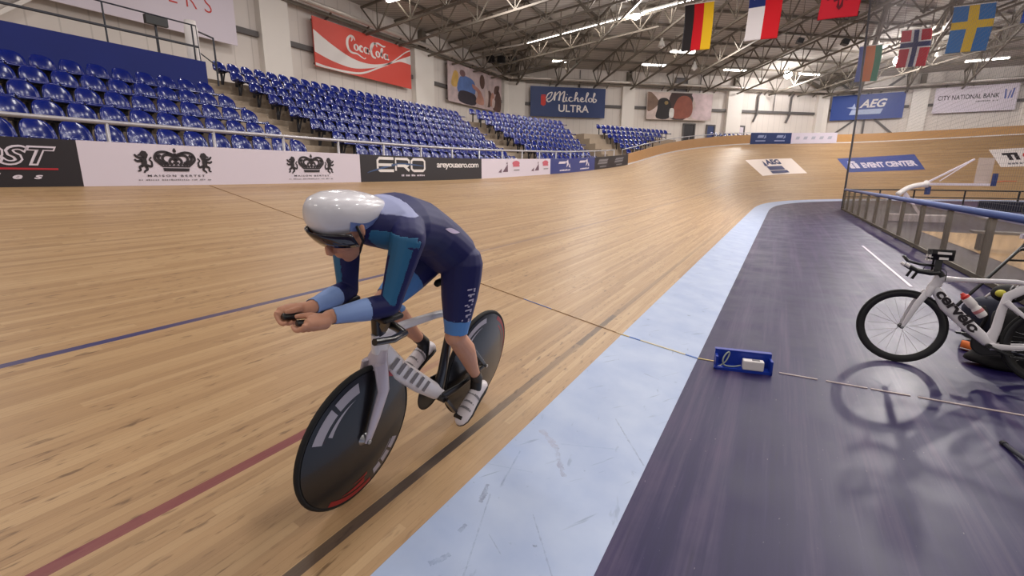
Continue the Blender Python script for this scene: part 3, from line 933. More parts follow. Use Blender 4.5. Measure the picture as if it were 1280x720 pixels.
t = board('advert_board', 7.75, 12.6, 1.48, 2.1, M_BLK, 'black advertising board with big square white letters and web address')
def sq(cx0, w, z0, z1, kind):
    h = z1 - z0; m = .0
    if kind == 'E': return [[(cx0 + w, z0), (cx0 + .12 * w, z0), (cx0, z0 + .18 * h), (cx0, z1 - .18 * h), (cx0 + .12 * w, z1), (cx0 + w, z1)], [(cx0, z0 + .48 * h), (cx0 + .95 * w, z0 + .48 * h)]]
    if kind == 'R': return [[(cx0, z0), (cx0, z1), (cx0 + .86 * w, z1), (cx0 + w, z1 - .14 * h), (cx0 + w, z0 + .56 * h), (cx0 + .86 * w, z0 + .42 * h), (cx0 + .1 * w, z0 + .42 * h)], [(cx0 + .6 * w, z0 + .42 * h), (cx0 + w, z0)]]
    return [[(cx0 + .14 * w, z0), (cx0, z0 + .16 * h), (cx0, z1 - .16 * h), (cx0 + .14 * w, z1), (cx0 + .86 * w, z1), (cx0 + w, z1 - .16 * h), (cx0 + w, z0 + .16 * h), (cx0 + .86 * w, z0), (cx0 + .14 * w, z0)]]
face(t, 'lettering', ribbon(sq(8.27, .52, .245, .52, 'E') + sq(8.86, .47, .245, .52, 'R') + sq(9.42, .5, .245, .52, 'O'), .062, 0), M_WHITE)
face(t, 'swoosh', ribbon([[(7.95, .2, .2), (8.2, .26, .6), (9.0, .40, 1.), (9.9, .36, .3)]], .05), mat('swoosh_blue', srgb(58, 84, 128), .5))
face(t, 'web_address', fit(text2d('areyouaero.com', bold=.018, spacing=.86), 10.42, .28, 12.42, .44), M_WHITE)
face(t, 'fine_print', dashes(9.05, 9.97, .115, .04, 18, .25, 5), M_OFF)

t = board('advert_board', 12.6, 17.5, 1.58, 2.2, M_OFF, 'white advertising board with two pairs of small dark and red marks')
MR = mat('mark_red', srgb(196, 96, 112), .6); MD = mat('mark_plum', srgb(110, 84, 100), .6)
for c in (14.2, 16.5):
    face(t, 'sail_mark', polys([[(c - .35, .17), (c, .17), (c - .02, .42)], [(c - .12, .42), (c - .02, .42), (c - .05, .5)], [(c - .62, .17), (c - .42, .15), (c - .4, .28)]]), MD)
    face(t, 'red_mark', polys([disc2(c + .55, .44, .26, .085, 12), rect(c + .33, .33, c + .8, .38)]), MR)
    face(t, 'fine_print', polys([rect(c + .4, .2, c + .8, .235)]), M_GREY)
t = board('advert_board', 17.5, 22.4, 1.74, 2.37, mat('board_blue', srgb(52, 62, 128), .5), 'blue advertising board with two white emblems, beside the last black board')
for c in (19.0, 21.2):
    face(t, 'emblem', polys([rect(c - .75, .38, c - .05, .47, .1), [(c + .05, .22), (c + .3, .34), (c + .22, .54), (c + .02, .46), (c + .12, .38)], [(c + .3, .24), (c + .5, .2), (c + .4, .4)]]), M_OFF)
    face(t, 'lettering', dashes(c - .6, c + .5, .09, .06, 7, .2, 9), M_OFF)
t = board('advert_board', 22.4, 27.6, 2.05, 2.65, M_BLK, 'black advertising board with two slanted grey marks, last before the wooden balustrade')
for c in (23.6, 26.1):
    face(t, 'emblem', polys([rect(c - .75, .36, c + .55, .46, .2), rect(c - .85, .24, c + .5, .33, .15), rect(c - .5, .09, c + .45, .14)]), M_GREY)

# boards on the balustrade of the bend
def bend_board(l0, l1, mt, label, name='advert_board'):
    c = TP((l0 + l1) / 2, W)
    t = thing(name, label, 'banner', tuple(c))
    MBs = MB(); L = []
    for i in range(7):
        l = l0 + (l1 - l0) * i / 6; a = TP(l, W); n = -TN(l); hz = TOPB(l) + .16
        L.append([a + n * .015 - ZU * .0, a + n * .045, a + n * .045 + ZU * hz, a + n * .015 + ZU * hz])
    MBs.loft(L).build('panel', mt, t)
    return t
def BB(l, v):
    return TP(l, W) - TN(l) * .052 + ZU * v
t = bend_board(44.3, 48.3, M_NAVY, 'navy advertising board mounted on the balustrade of the bend')
for c in (45.3, 47.2):
    face(t, 'emblem', polys([rect(c - .35, .5, c + .25, .72, .1), [(c + .3, .4), (c + .55, .52), (c + .5, .78)], rect(c - .5, .2, c + .5, .3)]), mat('emblem_pale', srgb(150, 160, 196), .6), BB)
t = bend_board(48.3, 52.3, M_OFF, 'white advertising board with faint grey marks, on the balustrade beside the navy one')
for c in (48.9, 49.6, 50.3, 51., 51.7):
    face(t, 'emblem', polys([rect(c - .2, .35, c + .12, .6, .08)]), mat('emblem_grey', srgb(176, 176, 190), .6), BB)

# stickers on the wood of the banking
def sticker(name, cor, mt, label):
    t = thing(name, label, 'floor sticker', tuple(TP(cor[0][0], cor[0][1])))
    def F(u, v, h=.012):
        l = (cor[3][0] * (1 - u) + cor[2][0] * u) * (1 - v) + (cor[0][0] * (1 - u) + cor[1][0] * u) * v
        s = (cor[3][1] * (1 - u) + cor[2][1] * u) * (1 - v) + (cor[0][1] * (1 - u) + cor[1][1] * u) * v
        return TP(l, s, h)
    mb = MB(); N = 12
    mb.add([F(i / N, j / N) for i in range(N + 1) for j in range(N + 1)], [(i * (N + 1) + j, (i + 1) * (N + 1) + j, (i + 1) * (N + 1) + j + 1, i * (N + 1) + j + 1) for i in range(N) for j in range(N)])
    mb.build('sheet', mt, t)
    return t, lambda u, v: F(u, v, .03)
M_DNAVY = mat('ink_navy', srgb(44, 48, 92), .6)
t, F = sticker('track_sticker', [(41.9, 4.95), (47.1, 4.98), (47.3, 3.1), (41.7, 2.95)], mat('sticker_white', srgb(232, 216, 206), .5), 'white sheet with dark blue lettering stuck on the banking at the bend')
face(t, 'lettering', fit(text2d('AEG', shear=.2, bold=.05), .36, .62, .7, .95), M_DNAVY, F)
face(t, 'emblem', polys([rect(.3, .28, .64, .52), rect(.28, .08, .66, .24), [(.28, .55), (.34, .9), (.36, .55)]]), M_DNAVY, F)
t, F = sticker('track_sticker', [(51.4, 4.9), (57.6, 5.2), (57.8, 3.35), (51.5, 3.15)], mat('sticker_blue', srgb(62, 76, 138), .5), 'slanted blue sheet with white lettering stuck on the banking behind the pole')
face(t, 'lettering', fit(text2d('EVENT CENTER', bold=.05), .26, .25, .95, .62), M_OFF, F)
face(t, 'emblem', polys([rect(.08, .25, .14, .6), rect(.155, .25, .21, .6), rect(.1, .62, .2, .75)]), M_OFF, F)
t, F = sticker('track_sticker', [(62.4, 5.4), (68., 5.6), (68.2, 3.6), (62.8, 3.45)], mat('sticker_white2', srgb(228, 218, 216), .5), 'white sheet with dark and red letters stuck on the banking at the frame edge')
face(t, 'dark_lettering', fit(text2d('TI', bold=.08), .1, .36, .26, .76), M_INK, F)
face(t, 'red_lettering', fit(text2d('CS', bold=.06), .3, .36, .5, .76), mat('ink_red', srgb(196, 52, 58), .6), F)
face(t, 'fine_print', dashes(.1, .6, .12, .1, 12, .3, 4), M_GREY, F)

# ------------------------------------------------------------------ banners on the walls
def wbanner(name, fr, u0, u1, z0, z1, mt, label, cat='banner', off=.42):
    t = thing(name, label, cat, tuple(wp(fr, (u0 + u1) / 2, z0, off)))
    mb = MB(); mb.box(wp(fr, (u0 + u1) / 2, (z0 + z1) / 2, off), (u1 - u0, .06, z1 - z0), 0, (fr[0], fr[1], ZU))
    mb.build('sheet', mt, t)
    fb = MB()
    for z in (z0 + .15, z1 - .15): fb.box(wp(fr, (u0 + u1) / 2, z, off - .12), (u1 - u0 - .1, .16, .08), 0, (fr[0], fr[1], ZU))
    fb.build('backing_frame', M_GIRT, t)
    return t, (lambda u, v, h=.036: wp(fr, u0 + u * (u1 - u0), z0 + v * (z1 - z0), off + h))
t, F = wbanner('wall_banner', LW, 4.0, 14.58, 7.3, 10.5, M_OFF, 'large white wall banner with thin widely spaced red capitals', off=.5)
face(t, 'lettering', fit(text2d('FARMERS', bold=-.012, spacing=1.55), .45, .325, .905, .53), mat('letters_red', srgb(200, 56, 50), .6), F)
t, F = wbanner('wall_banner', LW, 18.86, 26.5, 7.28, 9.7, M_RED, 'red wall banner with white script and white wave')
up_ = [(0, .26), (.15, .46), (.34, .635), (.53, .65), (.72, .51), (.85, .35), (1, .16)]
lo_ = [(0, .71), (.15, .81), (.34, .85), (.53, .74), (.66, .61), (.785, .475), (.873, .385), (1, .39)]
A_ = catmull(up_, 6); B_ = catmull(lo_, 6)
n = min(len(A_), len(B_)); ra = lambda L, f: L[min(len(L) - 1, int(f * (len(L) - 1) + .5))]
def at_u(L, u):
    for i in range(len(L) - 1):
        if L[i][0] <= u <= L[i + 1][0]:
            f = (u - L[i][0]) / max(1e-6, L[i + 1][0] - L[i][0]); return L[i][1] + f * (L[i + 1][1] - L[i][1])
    return L[-1][1]
vs = []; fs = []
for i in range(41):
    u = i / 40; a, b = at_u(A_, u), at_u(B_, u)
    if b - a < .02: m_ = (a + b) / 2; a, b = m_ - .01, m_ + .01
    vs += [(u, 1 - a), (u, 1 - b)]
fs = [(2 * i, 2 * i + 1, 2 * i + 3, 2 * i + 2) for i in range(40)]
face(t, 'white_wave', (vs, fs), M_WHITE, F)
ln = [(.0, .955), (.08, .975), (.18, .98), (.36, .95), (.47, .87), (.595, .706), (.72, .535), (.82, .357), (.924, .142), (1, .03)]
vs, fs = [], []
for i in range(41):
    u = i / 40; b = at_u(catmull(ln, 6), u); w_ = .028 * (1 - .45 * u); vs += [(u, min(.998, 1 - b + w_)), (u, max(.002, 1 - b - w_))]
face(t, 'thin_wave', (vs, [(2 * i, 2 * i + 1, 2 * i + 3, 2 * i + 2) for i in range(40)]), M_WHITE, F)
# white script: letters as pen strokes in a 0..10 x 0..4 box
def o_(x, y, r=.42, s=1.): return [(x + r * math.sin(a) * .9, y + r * s * math.cos(a) * 1.15, 1.1 if abs(math.sin(a)) > .6 else .7) for a in [k * PI / 6 for k in range(13)]]
SCRIPT = [[(2.1, 3.2, .6), (1.8, 3.7), (1.2, 3.75), (.6, 3.1, 1.4), (.45, 2.1, 1.6), (.8, 1.3, 1.4), (1.5, 1.0), (2.4, 1.05, .8), (3.4, .7, .7), (4.0, .55, .5), (4.3, .8, .4)],
          [(1.2, 3.75, .5), (1.55, 3.4, .8), (1.3, 2.9, .6)],
          o_(2.3, 2.1), [(3.7, 2.4, .6), (3.4, 2.6), (3.05, 2.2, 1.3), (3.15, 1.75, 1.2), (3.7, 1.65, .8)], o_(4.4, 2.1), [(4.85, 2.6), (4.8, 1.8, 1.2), (5.1, 1.62, .7)],
          [(7.0, 3.3, .6), (6.7, 3.75), (6.1, 3.75), (5.65, 3.1, 1.5), (5.55, 2.1, 1.6), (5.9, 1.4, 1.4), (6.6, 1.25, .9)],
          [(5.7, 2.5, .5), (6.3, 3.6, .7), (7.2, 4.0), (8.4, 3.75, .9), (9.0, 3.9, .5)],
          o_(7.1, 2.05), [(7.75, 1.8, .8), (8.25, 3.0, .9), (8.2, 3.35, .7), (7.95, 3.0, 1.1), (7.95, 1.9, 1.3), (8.3, 1.65, .8)], o_(8.95, 2.05), [(9.4, 2.55), (9.38, 1.75, 1.2), (9.8, 1.65, .6)], [(5.05, 2.1), (5.4, 2.15)]]
g_ = ribbon(SCRIPT, .32, 5)
face(t, 'script_lettering', fit(g_, .285, .42, .735, .90), M_WHITE, F)

t, F = wbanner('wall_banner', CW, 2.2, 9.3, 7.05, 9.62, M_NAVY, 'navy wall banner with white script over upright capitals')
S2 = [[(.1, .9, .6), (.4, 1.7), (1., 2.0, .8), (.7, 1.1, .6), (.2, .7), (.5, .35), (1.1, .9, .8), (1.5, 2.1), (1.35, .6, 1.3)], [(1.4, 1.3, .8), (2.2, 2.2, .9), (2.05, .6, 1.4)], [(2.1, 1.3, .8), (2.9, 2.25, .9), (2.7, .6, 1.4), (3.05, .55, .6)],
      [(3.2, 1.3), (3.15, .65, 1.2), (3.45, .6, .6)], [(3.3, 1.65), (3.34, 1.75)], [(4.1, 1.25, .6), (3.75, 1.25), (3.6, .8, 1.2), (3.9, .55), (4.3, .7, .6)],
      [(4.4, .9, .6), (4.85, 1.9), (4.65, 2.1, .8), (4.5, .6, 1.3)], [(4.55, .9), (4.95, 1.25), (5.0, .65, 1.2), (5.3, .6, .6)],
      [(5.35, .85, .7), (5.8, 1.0), (5.65, 1.3, .8), (5.4, .9, 1.2), (5.65, .55), (6.1, .75, .6)], [(6.15, .85, .6), (6.6, 1.95), (6.4, 2.1, .8), (6.25, .75, 1.2), (6.5, .55, .6)], o_(6.95, .9, .3), [(7.3, 1.0, .6), (7.65, 1.9), (7.5, 2.1, .8), (7.4, .7, 1.2), (7.7, .55), (7.9, .9), (7.6, 1.15, .7)]]
face(t, 'script_lettering', fit(ribbon(S2, .19, 5), .2, .48, .885, .87), M_WHITE, F)
face(t, 'lettering', fit(text2d('ULTRA', bold=.02), .37, .17, .78, .42), M_WHITE, F)
face(t, 'red_emblem', polys([rect(.135, .40, .2, .68), rect(.14, .69, .2, .73), [(.135, .40), (.2, .40), (.17, .35)]]), mat('emblem_red', srgb(206, 58, 52), .6), F)

def soft(pl, n=4):
    return [(min(.995, max(.005, x)), min(.995, max(.005, y))) for x, y in catmull(pl, n, True)]
def picture(t, F, shapes):
    """flat printed patches: (name, material, polygon)"""
    for i, (nm, mt, pl) in enumerate(shapes): face(t, nm, polys([soft(q) if len(q) < 10 else q for q in pl]), mt, lambda u, v, i=i: F(u, v, .036 + .002 * i))
C_ = lambda n, *c: mat('print_' + n, srgb(*c), .6, noise=.45, nscale=1.6)
t, F = wbanner('wall_mural', LW, 30.6, 38.35, 7.1, 9.85, C_('pink', 196, 176, 178), 'printed wall mural of people, one in a blue shirt', 'mural')
picture(t, F, [('yellow_patch', C_('yellow', 208, 168, 92), [[(.05, .45), (.14, .42), (.17, .75), (.1, .8)]]),
               ('blue_shirt', C_('shirt', 88, 116, 176), [[(.16, .3), (.44, .3), (.46, .62), (.36, .74), (.2, .7)]]),
               ('dark_trousers', C_('dark', 48, 40, 52), [[(.18, .06), (.46, .04), (.46, .32), (.2, .34)]]),
               ('head', C_('hair', 120, 90, 92), [disc2(.24, .8, .05, .09)]), ('arm', C_('skin', 176, 124, 112), [[(.42, .6), (.56, .48), (.6, .3), (.53, .27), (.5, .42), (.42, .5)]]),
               ('dark_figure', C_('brown', 92, 66, 60), [disc2(.6, .74, .05, .2), [(.82, .04), (.97, .02), (.99, .4), (.93, .62), (.86, .4)], [(.68, .12), (.76, .1), (.80, .4), (.74, .56), (.69, .4)], [(.84, .5), (.92, .56), (.95, .76), (.86, .72)]]), ('skin_patch', C_('tan', 186, 136, 120), [[(.48, .12), (.62, .1), (.62, .3), (.55, .4), (.5, .28)], [(.76, .16), (.83, .14), (.84, .46), (.79, .5)]]),
               ('pale_gap', C_('pale', 206, 186, 182), [[(.66, .12), (.71, .12), (.72, .5), (.66, .55)], [(.8, .12), (.84, .1), (.86, .3), (.81, .36)]])])
t, F = wbanner('wall_mural', CW, 13.46, 20.2, 7.1, 9.55, C_('cream', 206, 188, 182), 'printed wall mural of a dark figure beside a red-haired one', 'mural')
picture(t, F, [('brown_corner', C_('umber', 122, 98, 84), [[(0, 1), (0, .42), (.05, .3), (.18, .62), (.06, .98)]]), ('backdrop', C_('coffee', 66, 46, 44), [[(.36, 1), (.68, 1), (.62, .1), (.36, .06)]]),
               ('dark_figure', C_('black', 36, 30, 32), [[(.15, .06), (.34, .06), (.37, .5), (.32, .74), (.24, .8), (.17, .7), (.16, .4)]]), ('face_patch', C_('olive', 142, 118, 74), [disc2(.29, .62, .03, .07)]),
               ('red_hair', C_('auburn', 150, 84, 68), [[(.4, .1), (.64, .1), (.7, .4), (.66, .8), (.54, .9), (.44, .7)]]), ('pink_glow', C_('blush', 214, 192, 196), [[(.7, .1), (1, .1), (1, 1), (.68, 1), (.74, .6)]]), ('cup', C_('cup', 226, 218, 214), [rect(.35, .1, .41, .4)])])
t, F = wbanner('wall_banner', EW, .8, 6.6, 7.42, 9.75, M_BLUE, 'blue wall banner with slanted white letters over the end balustrade')
face(t, 'lettering', fit(text2d('AEG', shear=.3, bold=.03), .40, .46, .77, .79), M_WHITE, F)
face(t, 'emblem', polys([rect(.27, .20, .70, .40, .03), [(.22, .5), (.3, .52), (.33, .66), (.345, .5), (.4, .44), (.33, .42)]]), mat('emblem_soft', srgb(176, 190, 222), .6), F)
t, F = wbanner('wall_banner', EW, 8.72, 14.25, 7.65, 9.85, M_OFF, 'white wall banner with a dark line of capitals and blue slashes')
face(t, 'lettering', fit(text2d('CITY NATIONAL BANK', bold=.012), .045, .50, .79, .68), M_INK, F)
face(t, 'fine_print', dashes(.52, .79, .37, .05, 12, .3, 6), M_GREY, F)
face(t, 'slashes', polys([rect(.85, .44, .87, .8, -.01), rect(.885, .44, .9, .74, .02), rect(.92, .46, .94, .82, .015)]), mat('slash_blue', srgb(86, 100, 168), .6), F)
# doors, openings and notices at the back of the concourse
def opening(name, fr, u0, u1, z0, z1, mi, mf, lab):
    mb = MB(); mb.box(wp(fr, (u0 + u1) / 2, (z0 + z1) / 2, .03), (u1 - u0, .06, z1 - z0), 0, (fr[0], fr[1], ZU))
    for u in (u0, u1): mb.box(wp(fr, u, (z0 + z1) / 2, .06), (.12, .12, z1 - z0), 1, (fr[0], fr[1], ZU))
    mb.box(wp(fr, (u0 + u1) / 2, z1, .06), (u1 - u0 + .12, .12, .12), 1, (fr[0], fr[1], ZU))
    struct(name, mb, [mi, mf])
opening('door_1', CW, 17.6, 18.8, 4.4, 6.8, M_BLK, M_GIRT, ''); opening('door_2', CW, 20.1, 20.95, 4.4, 6.75, M_NAVY, M_GIRT, ''); opening('door_3', CW, 23.3, 24.2, 4.4, 6.75, M_OFF, M_GIRT, '')
opening('window_1', CW, 16.4, 17.6, 9.75, 10.9, M_GREY, M_GIRT, ''); opening('window_2', EW, 2., 2.9, 10.6, 11.2, M_GREY, M_GIRT, '')

# ------------------------------------------------------------------ flags hanging from the roof
def flag(name, c, w, h, cells, label, slant=.0, extra=None, fm=None):
    """cells(u, v) -> material index; u across, v down from the top bar"""
    c = V(c); t = thing(name, label, 'flag', (c.x, c.y, c.z - h / 2))
    NU, NV = 24, 30
    mb = MB()
    def P(u, v):
        d = .05 * math.sin(u * 5 + v * 3.) * v + .03 * math.sin(v * 7 + u * 2)
        return V((c.x + (u - .5) * w + .02 * w * math.sin(4 * v) , c.y + d - slant * (u - .5), c.z + h / 2 - v * h + .05 * h * u * (1 if v > .9 else 0) * 0))
    for j in range(NV + 1):
        for i in range(NU + 1): mb.v.append(tuple(P(i / NU, j / NV)))
    for j in range(NV):
        for i in range(NU):
            a = j * (NU + 1) + i
            mb.f.append((a, a + 1, a + NU + 2, a + NU + 1)); mb.m.append(cells((i + .5) / NU, (j + .5) / NV))
    o = mb.build('cloth', fm, t, smooth=True)
    sm = o.modifiers.new('thickness', 'SOLIDIFY'); sm.thickness = .008
    MB().tube([P(0, 0) + V((-.04, 0, .02)), P(1, 0) + V((.04, 0, .02))], .022, 6).build('top_bar', M_WHITE, t)
    zr = rz(c.x, c.y) - .2
    for u in (.02, .98):
        p = P(u, 0); MB().tube([p, (p.x, p.y, zr)], .008, 4).build('cord', M_POLE, t)
    if extra: extra(t, P)
    return t
K = 1.55
def fp(p, k=K): p = V(p); c = V((0, 0, H)); return c + (p - c) * k
fc = lambda n, *c: mat('flag_' + n, srgb(*c), .75, spec=.2)
FR, FG, FK, FW, FBl = fc('red', 206, 30, 40), fc('gold', 236, 190, 40), fc('black', 46, 42, 44), fc('white', 226, 220, 222), fc('navy', 40, 52, 112)
flag('flag', fp((-3.30, 19.46, 6.86)), 1.5, 2.35, lambda u, v: 0 if u < .34 else 1 if u < .66 else 2, 'hanging flag of black, red and yellow vertical bars', fm=[FK, FR, FG])
def star(t, P):
    mb = MB(); q = [(.22 + .11 * (1 if k % 2 == 0 else .42) * math.sin(PI * k / 5), .17 - .075 * (1 if k % 2 == 0 else .42) * math.cos(PI * k / 5)) for k in range(10)]
    mb.add([P(u, v) + V((0, -.02, 0)) for u, v in q], [tuple(range(10))]); mb.build('star', FW, t)
flag('flag', fp((-1.22, 19.47, 7.02)), 1.55, 2.5, lambda u, v: (2 if u > .5 else (0 if v < .36 else 1)), 'hanging flag of white and red bars with a blue corner and star', extra=star, fm=[FBl, FW, FR])
def eagle(t, P):
    mb = MB(); k = .02
    pl = [[(.5, .3), (.44, .24), (.3, .26), (.2, .36), (.16, .56), (.3, .52), (.34, .62), (.44, .58), (.42, .74), (.5, .82), (.58, .74), (.56, .58), (.66, .62), (.7, .52), (.84, .56), (.8, .36), (.7, .26), (.56, .24)]]
    mb.add([P(u, v) + V((0, -.02, 0)) for u, v in pl[0]], [tuple(range(len(pl[0])))]); mb.build('dark_emblem', fc('ink', 72, 8, 20), t)
flag('flag', fp((.84, 18.17, 6.46 + .36)), 1.55, 1.75, lambda u, v: 0, 'plain red hanging flag with a dark emblem, cut by the top of the frame', extra=eagle, fm=[fc('crimson', 150, 14, 30)])
flag('flag', fp((2.80, 28.74, 6.84), 1.35), 1.15, 2.05, lambda u, v: 0 if u < .28 else 1 if u < .7 else 2, 'hanging flag of pale blue, orange and green vertical bars, beside the pole', fm=[fc('sky', 120, 128, 176), fc('orange', 214, 128, 84), fc('green', 62, 132, 104)])
def nor(u, v):
    a, b = abs(u - .5), abs(v - .40)
    return 2 if (a < .075 or b < .055) else 1 if (a < .15 or b < .105) else 0
flag('flag', fp((4.13, 27.14, 7.0), 1.5), 1.5, 2.15, nor, 'hanging red flag with a white-edged blue cross', fm=[fc('rednorth', 196, 40, 60), FW, fc('bluecross', 46, 52, 104)])
def swe(u, v): return 1 if (abs(u - .5) < .11 or abs(v - .42) < .075) else 0
flag('flag', fp((4.88, 22.74, 6.58), 1.6), 1.7, 2.3, swe, 'hanging blue flag with a yellow cross', fm=[fc('bluesw', 60, 116, 178), fc('yellowsw', 220, 182, 60)])
flag('flag', fp((5.85, 20.3, 6.55), 1.6), 1.3, 1.6, lambda u, v: 0, 'deep blue hanging flag cut by the frame edge', fm=[fc('royal', 32, 66, 150)])

# ------------------------------------------------------------------ lamps
def strip_light(a, b, label, group='fluorescent strip lights', drop=True):
    a, b = V(a), V(b); c = (a + b) / 2
    t = thing('strip_light', label, 'lamp', tuple(c), group)
    d = (b - a).normalized(); s = d.cross(ZU).normalized(); u = s.cross(d)
    n = max(1, int(round((b - a).length / 2.6)))
    hb = MB(); hb.box(c + u * .09, ((b - a).length, .3, .1), 0, (d, s, u)); hb.build('housing', M_HOUS, t)
    tb = MB()
    for k in (-.08, .08): tb.tube([a + s * k, b + s * k], .045, 6)
    tb.build('tubes', M_TUBE, t)
    if drop:
        for f in (.15, .85):
            p = a + (b - a) * f; MB().tube([p + u * .12, (p.x, p.y, rz(p.x, p.y) - .1)], .015, 4).build('hanger', M_STEEL, t)
    return t
strip_light((-17.4, 33.5, 11.0), (-2.0, 33.5, 12.58), 'very long glowing strip light running along a roof truss', None)
MB  # keep
g = thing('lighting_pipe', 'thin pipe carrying on from the long strip light towards the corner', 'pipe', (-19.7, 33.5, 10.9)); MB().tube([(-21.9, 33.5, 10.95), (-17.4, 33.5, 11.05)], .06, 8).build('pipe', M_STEELP, g, smooth=True)
d_ = TCH
def st(c, L, d, lab): c = V(c); d = V(d); strip_light(c - d * L / 2, c + d * L / 2, lab)
st((-19.4, 22.25, 11.03), 1.5, (1, .15, .1), 'short strip light above the red banner, cut by the top of the frame')
st((-17.4, 39.4, 11.0), 1.15, TCH, 'small strip light above the navy script banner')
st((-10.75, 44.4, 11.02), 2.2, TCH, 'strip light above the column between navy banner and mural')
st((-7.85, 40.9, 11.0), 1.9, TCH, 'strip light partly behind the black, red and yellow flag')
st((-4.9, 49.6, 11.02), 2.1, TCH, 'strip light above the second column from the mural')
st((.95, 54.4, 11.0), 2., TCH, 'strip light beside the bright lamp in the far corner')
st((5.4, 54.6, 10.9), 1.3, TEN, 'small strip light just below the tricolour flag by the pole')
st((13.1, 54.5, 11.05), 2.6, TEN, 'strip light above the white banner with a line of capitals')
def high_bay(c, lit, label, r=.24):
    c = V(c); t = thing('high_bay_lamp', label, 'lamp', tuple(c), 'high bay lamps')
    sh = MB(); sh.lathe([(.05, .62), (.1, .6), (.1, .42), (.16, .36), (r + .06, .0), (r + .02, .0), (.13, .34), (.05, .36)], c, (0, 0, 1), 16); sh.build('shade', M_HOUS, t, smooth=True, angle=.7)
    MB().ball(c + V((0, 0, .02)), r * (1. if lit else .7)).build('bulb', M_BULB if lit else M_WHITE, t, smooth=True)
    MB().tube([c + V((0, 0, .6)), (c.x, c.y, rz(c.x, c.y) - .1)], .02, 5).build('stem', M_STEEL, t)
    return t
high_bay((-8.72, 30.65, 10.95), True, 'glaring round lamp hung on the long strip light', .26)
high_bay((-.76, 53.1, 10.9), True, 'glaring round lamp near the far roof corner', .34)
high_bay((7.0, 51.0, 10.9), True, 'glaring round lamp half behind the red cross flag', .42)
high_bay((-7.75, 45.9, 10.7), False, 'unlit white lamp above the mural of a dark figure', .22)
high_bay((-8.9, 38.4, 10.95), False, 'unlit white lamp just left of the black, red and yellow flag', .2)
high_bay((9.3, 50.6, 10.95), False, 'unlit white lamp between the two Nordic cross flags', .2)
# small dark loudspeakers and camera boxes on the roof steel
for c, lab in (((-21.2, 34.7, 10.6), 'dark loudspeaker in the roof corner, nearest the left wall'), ((-20.4, 35.0, 10.55), 'dark loudspeaker in the roof corner, middle of the cluster'), ((-19.6, 35.3, 10.5), 'dark loudspeaker in the roof corner, farthest from the left wall')):
    g = thing('loudspeaker', lab, 'loudspeaker', c, 'roof corner loudspeakers')
    b = MB(); b.prism([(-.22, -.25), (.22, -.2), (.2, .25), (-.24, .25)], V(c) - V((.25, 0, 0)), (0, 1, 0), (0, 0, 1), (.5, 0, 0)); b.build('cabinet', M_BLACK, g)
    MB().tube([V(c) + V((0, 0, .25)), (c[0], c[1], rz(c[0], c[1]) - .1)], .03, 5).build('bracket', M_STEEL, g)
for px, lab in (((-.1, 37.9, 10.2), 'small black box fixed to a bright roof truss below the white and red flag'), ((2.25, 36.5, 9.55), 'small black box hanging left of the pole, lower of the two'), ((2.3, 34.0, 10.35), 'small black box hanging left of the pole, just below the plain red flag')):
    g = thing('spotlight', lab, 'spotlight', px, 'small black roof spotlights')
    b = MB(); c = V(px); b.box(c, (.34, .4, .3), 0, (unit((1, .3, -.3)), unit((-.3, 1, 0)), unit((.3, .09, 1)))); b.build('housing', M_BLACK, g)
    MB().tube([c + V((0, 0, .14)), (c.x, c.y, rz(c.x, c.y) - .1)], .02, 5).build('stem', M_STEEL, g)

# ------------------------------------------------------------------ bare light sources (roof lamps, glow of the lit lamps, added fill lights)
def area(loc, size, power, col=(1, .955, .92), rot=(0, 0, 0)):
    l = bpy.data.lights.new('roof_light', 'AREA'); l.shape = 'RECTANGLE'; l.size, l.size_y = size; l.energy = power; l.color = col
    o = bpy.data.objects.new('roof_light', l); COL.objects.link(o); o.location = loc; o.rotation_euler = rot
    return o
for x in (-15, -5, 8, 19):
    for y in (-10, 2, 14):
        area((x, y, 11.4), (3., .5), AREA_W * .72)
for y in (4, 8, 12, 16, 20, 24):
    area((.4, y, 11.3), (1.2, .3), AREA_W * .55)
for x, y in ((-14, 24), (-4, 24), (8, 24), (20, 24), (-6, 41), (8, 44), (20, 44), (20, 8), (32, 20)):
    area((x, y, 11.6), (2.4, .5), AREA_W * (1.35 if y > 30 else 1.))  # the stronger far ones are added fill to brighten the end walls
for p, e in (((-8.72, 30.65, 10.5), 600), ((-.76, 53.1, 10.4), 500), ((7.0, 51.0, 10.4), 1500), ((5., 19., 10.8), 1700), ((16., 40., 10.5), 2000)):  # last two belong to no lamp: fill added for the flags and roof
    pl = bpy.data.lights.new('lamp_and_fill_glow', 'POINT'); pl.energy = e * GLOW; pl.shadow_soft_size = .3; pl.color = (1, .96, .93)
    po = bpy.data.objects.new('lamp_and_fill_glow', pl); COL.objects.link(po); po.location = p
lk = bpy.data.lights.new('roof_spot', 'SPOT'); lk.energy = SPOT_W; lk.spot_size = 1.0; lk.spot_blend = .6; lk.shadow_soft_size = .3; lk.color = (1, .93, .88)
ok = bpy.data.objects.new('roof_spot', lk); COL.objects.link(ok); ok.location = (1.1 + .22 * 27, 5.3 + 27, 11.)
ok.rotation_euler = (V((.3, 5., 0)) - ok.location).to_track_quat('-Z', 'Y').to_euler()
w_ = bpy.data.worlds.new('world'); SC.world = w_; w_.use_nodes = True
w_.node_tree.nodes['Background'].inputs[0].default_value = (1., .94, .9, 1); w_.node_tree.nodes['Background'].inputs[1].default_value = WORLD_E
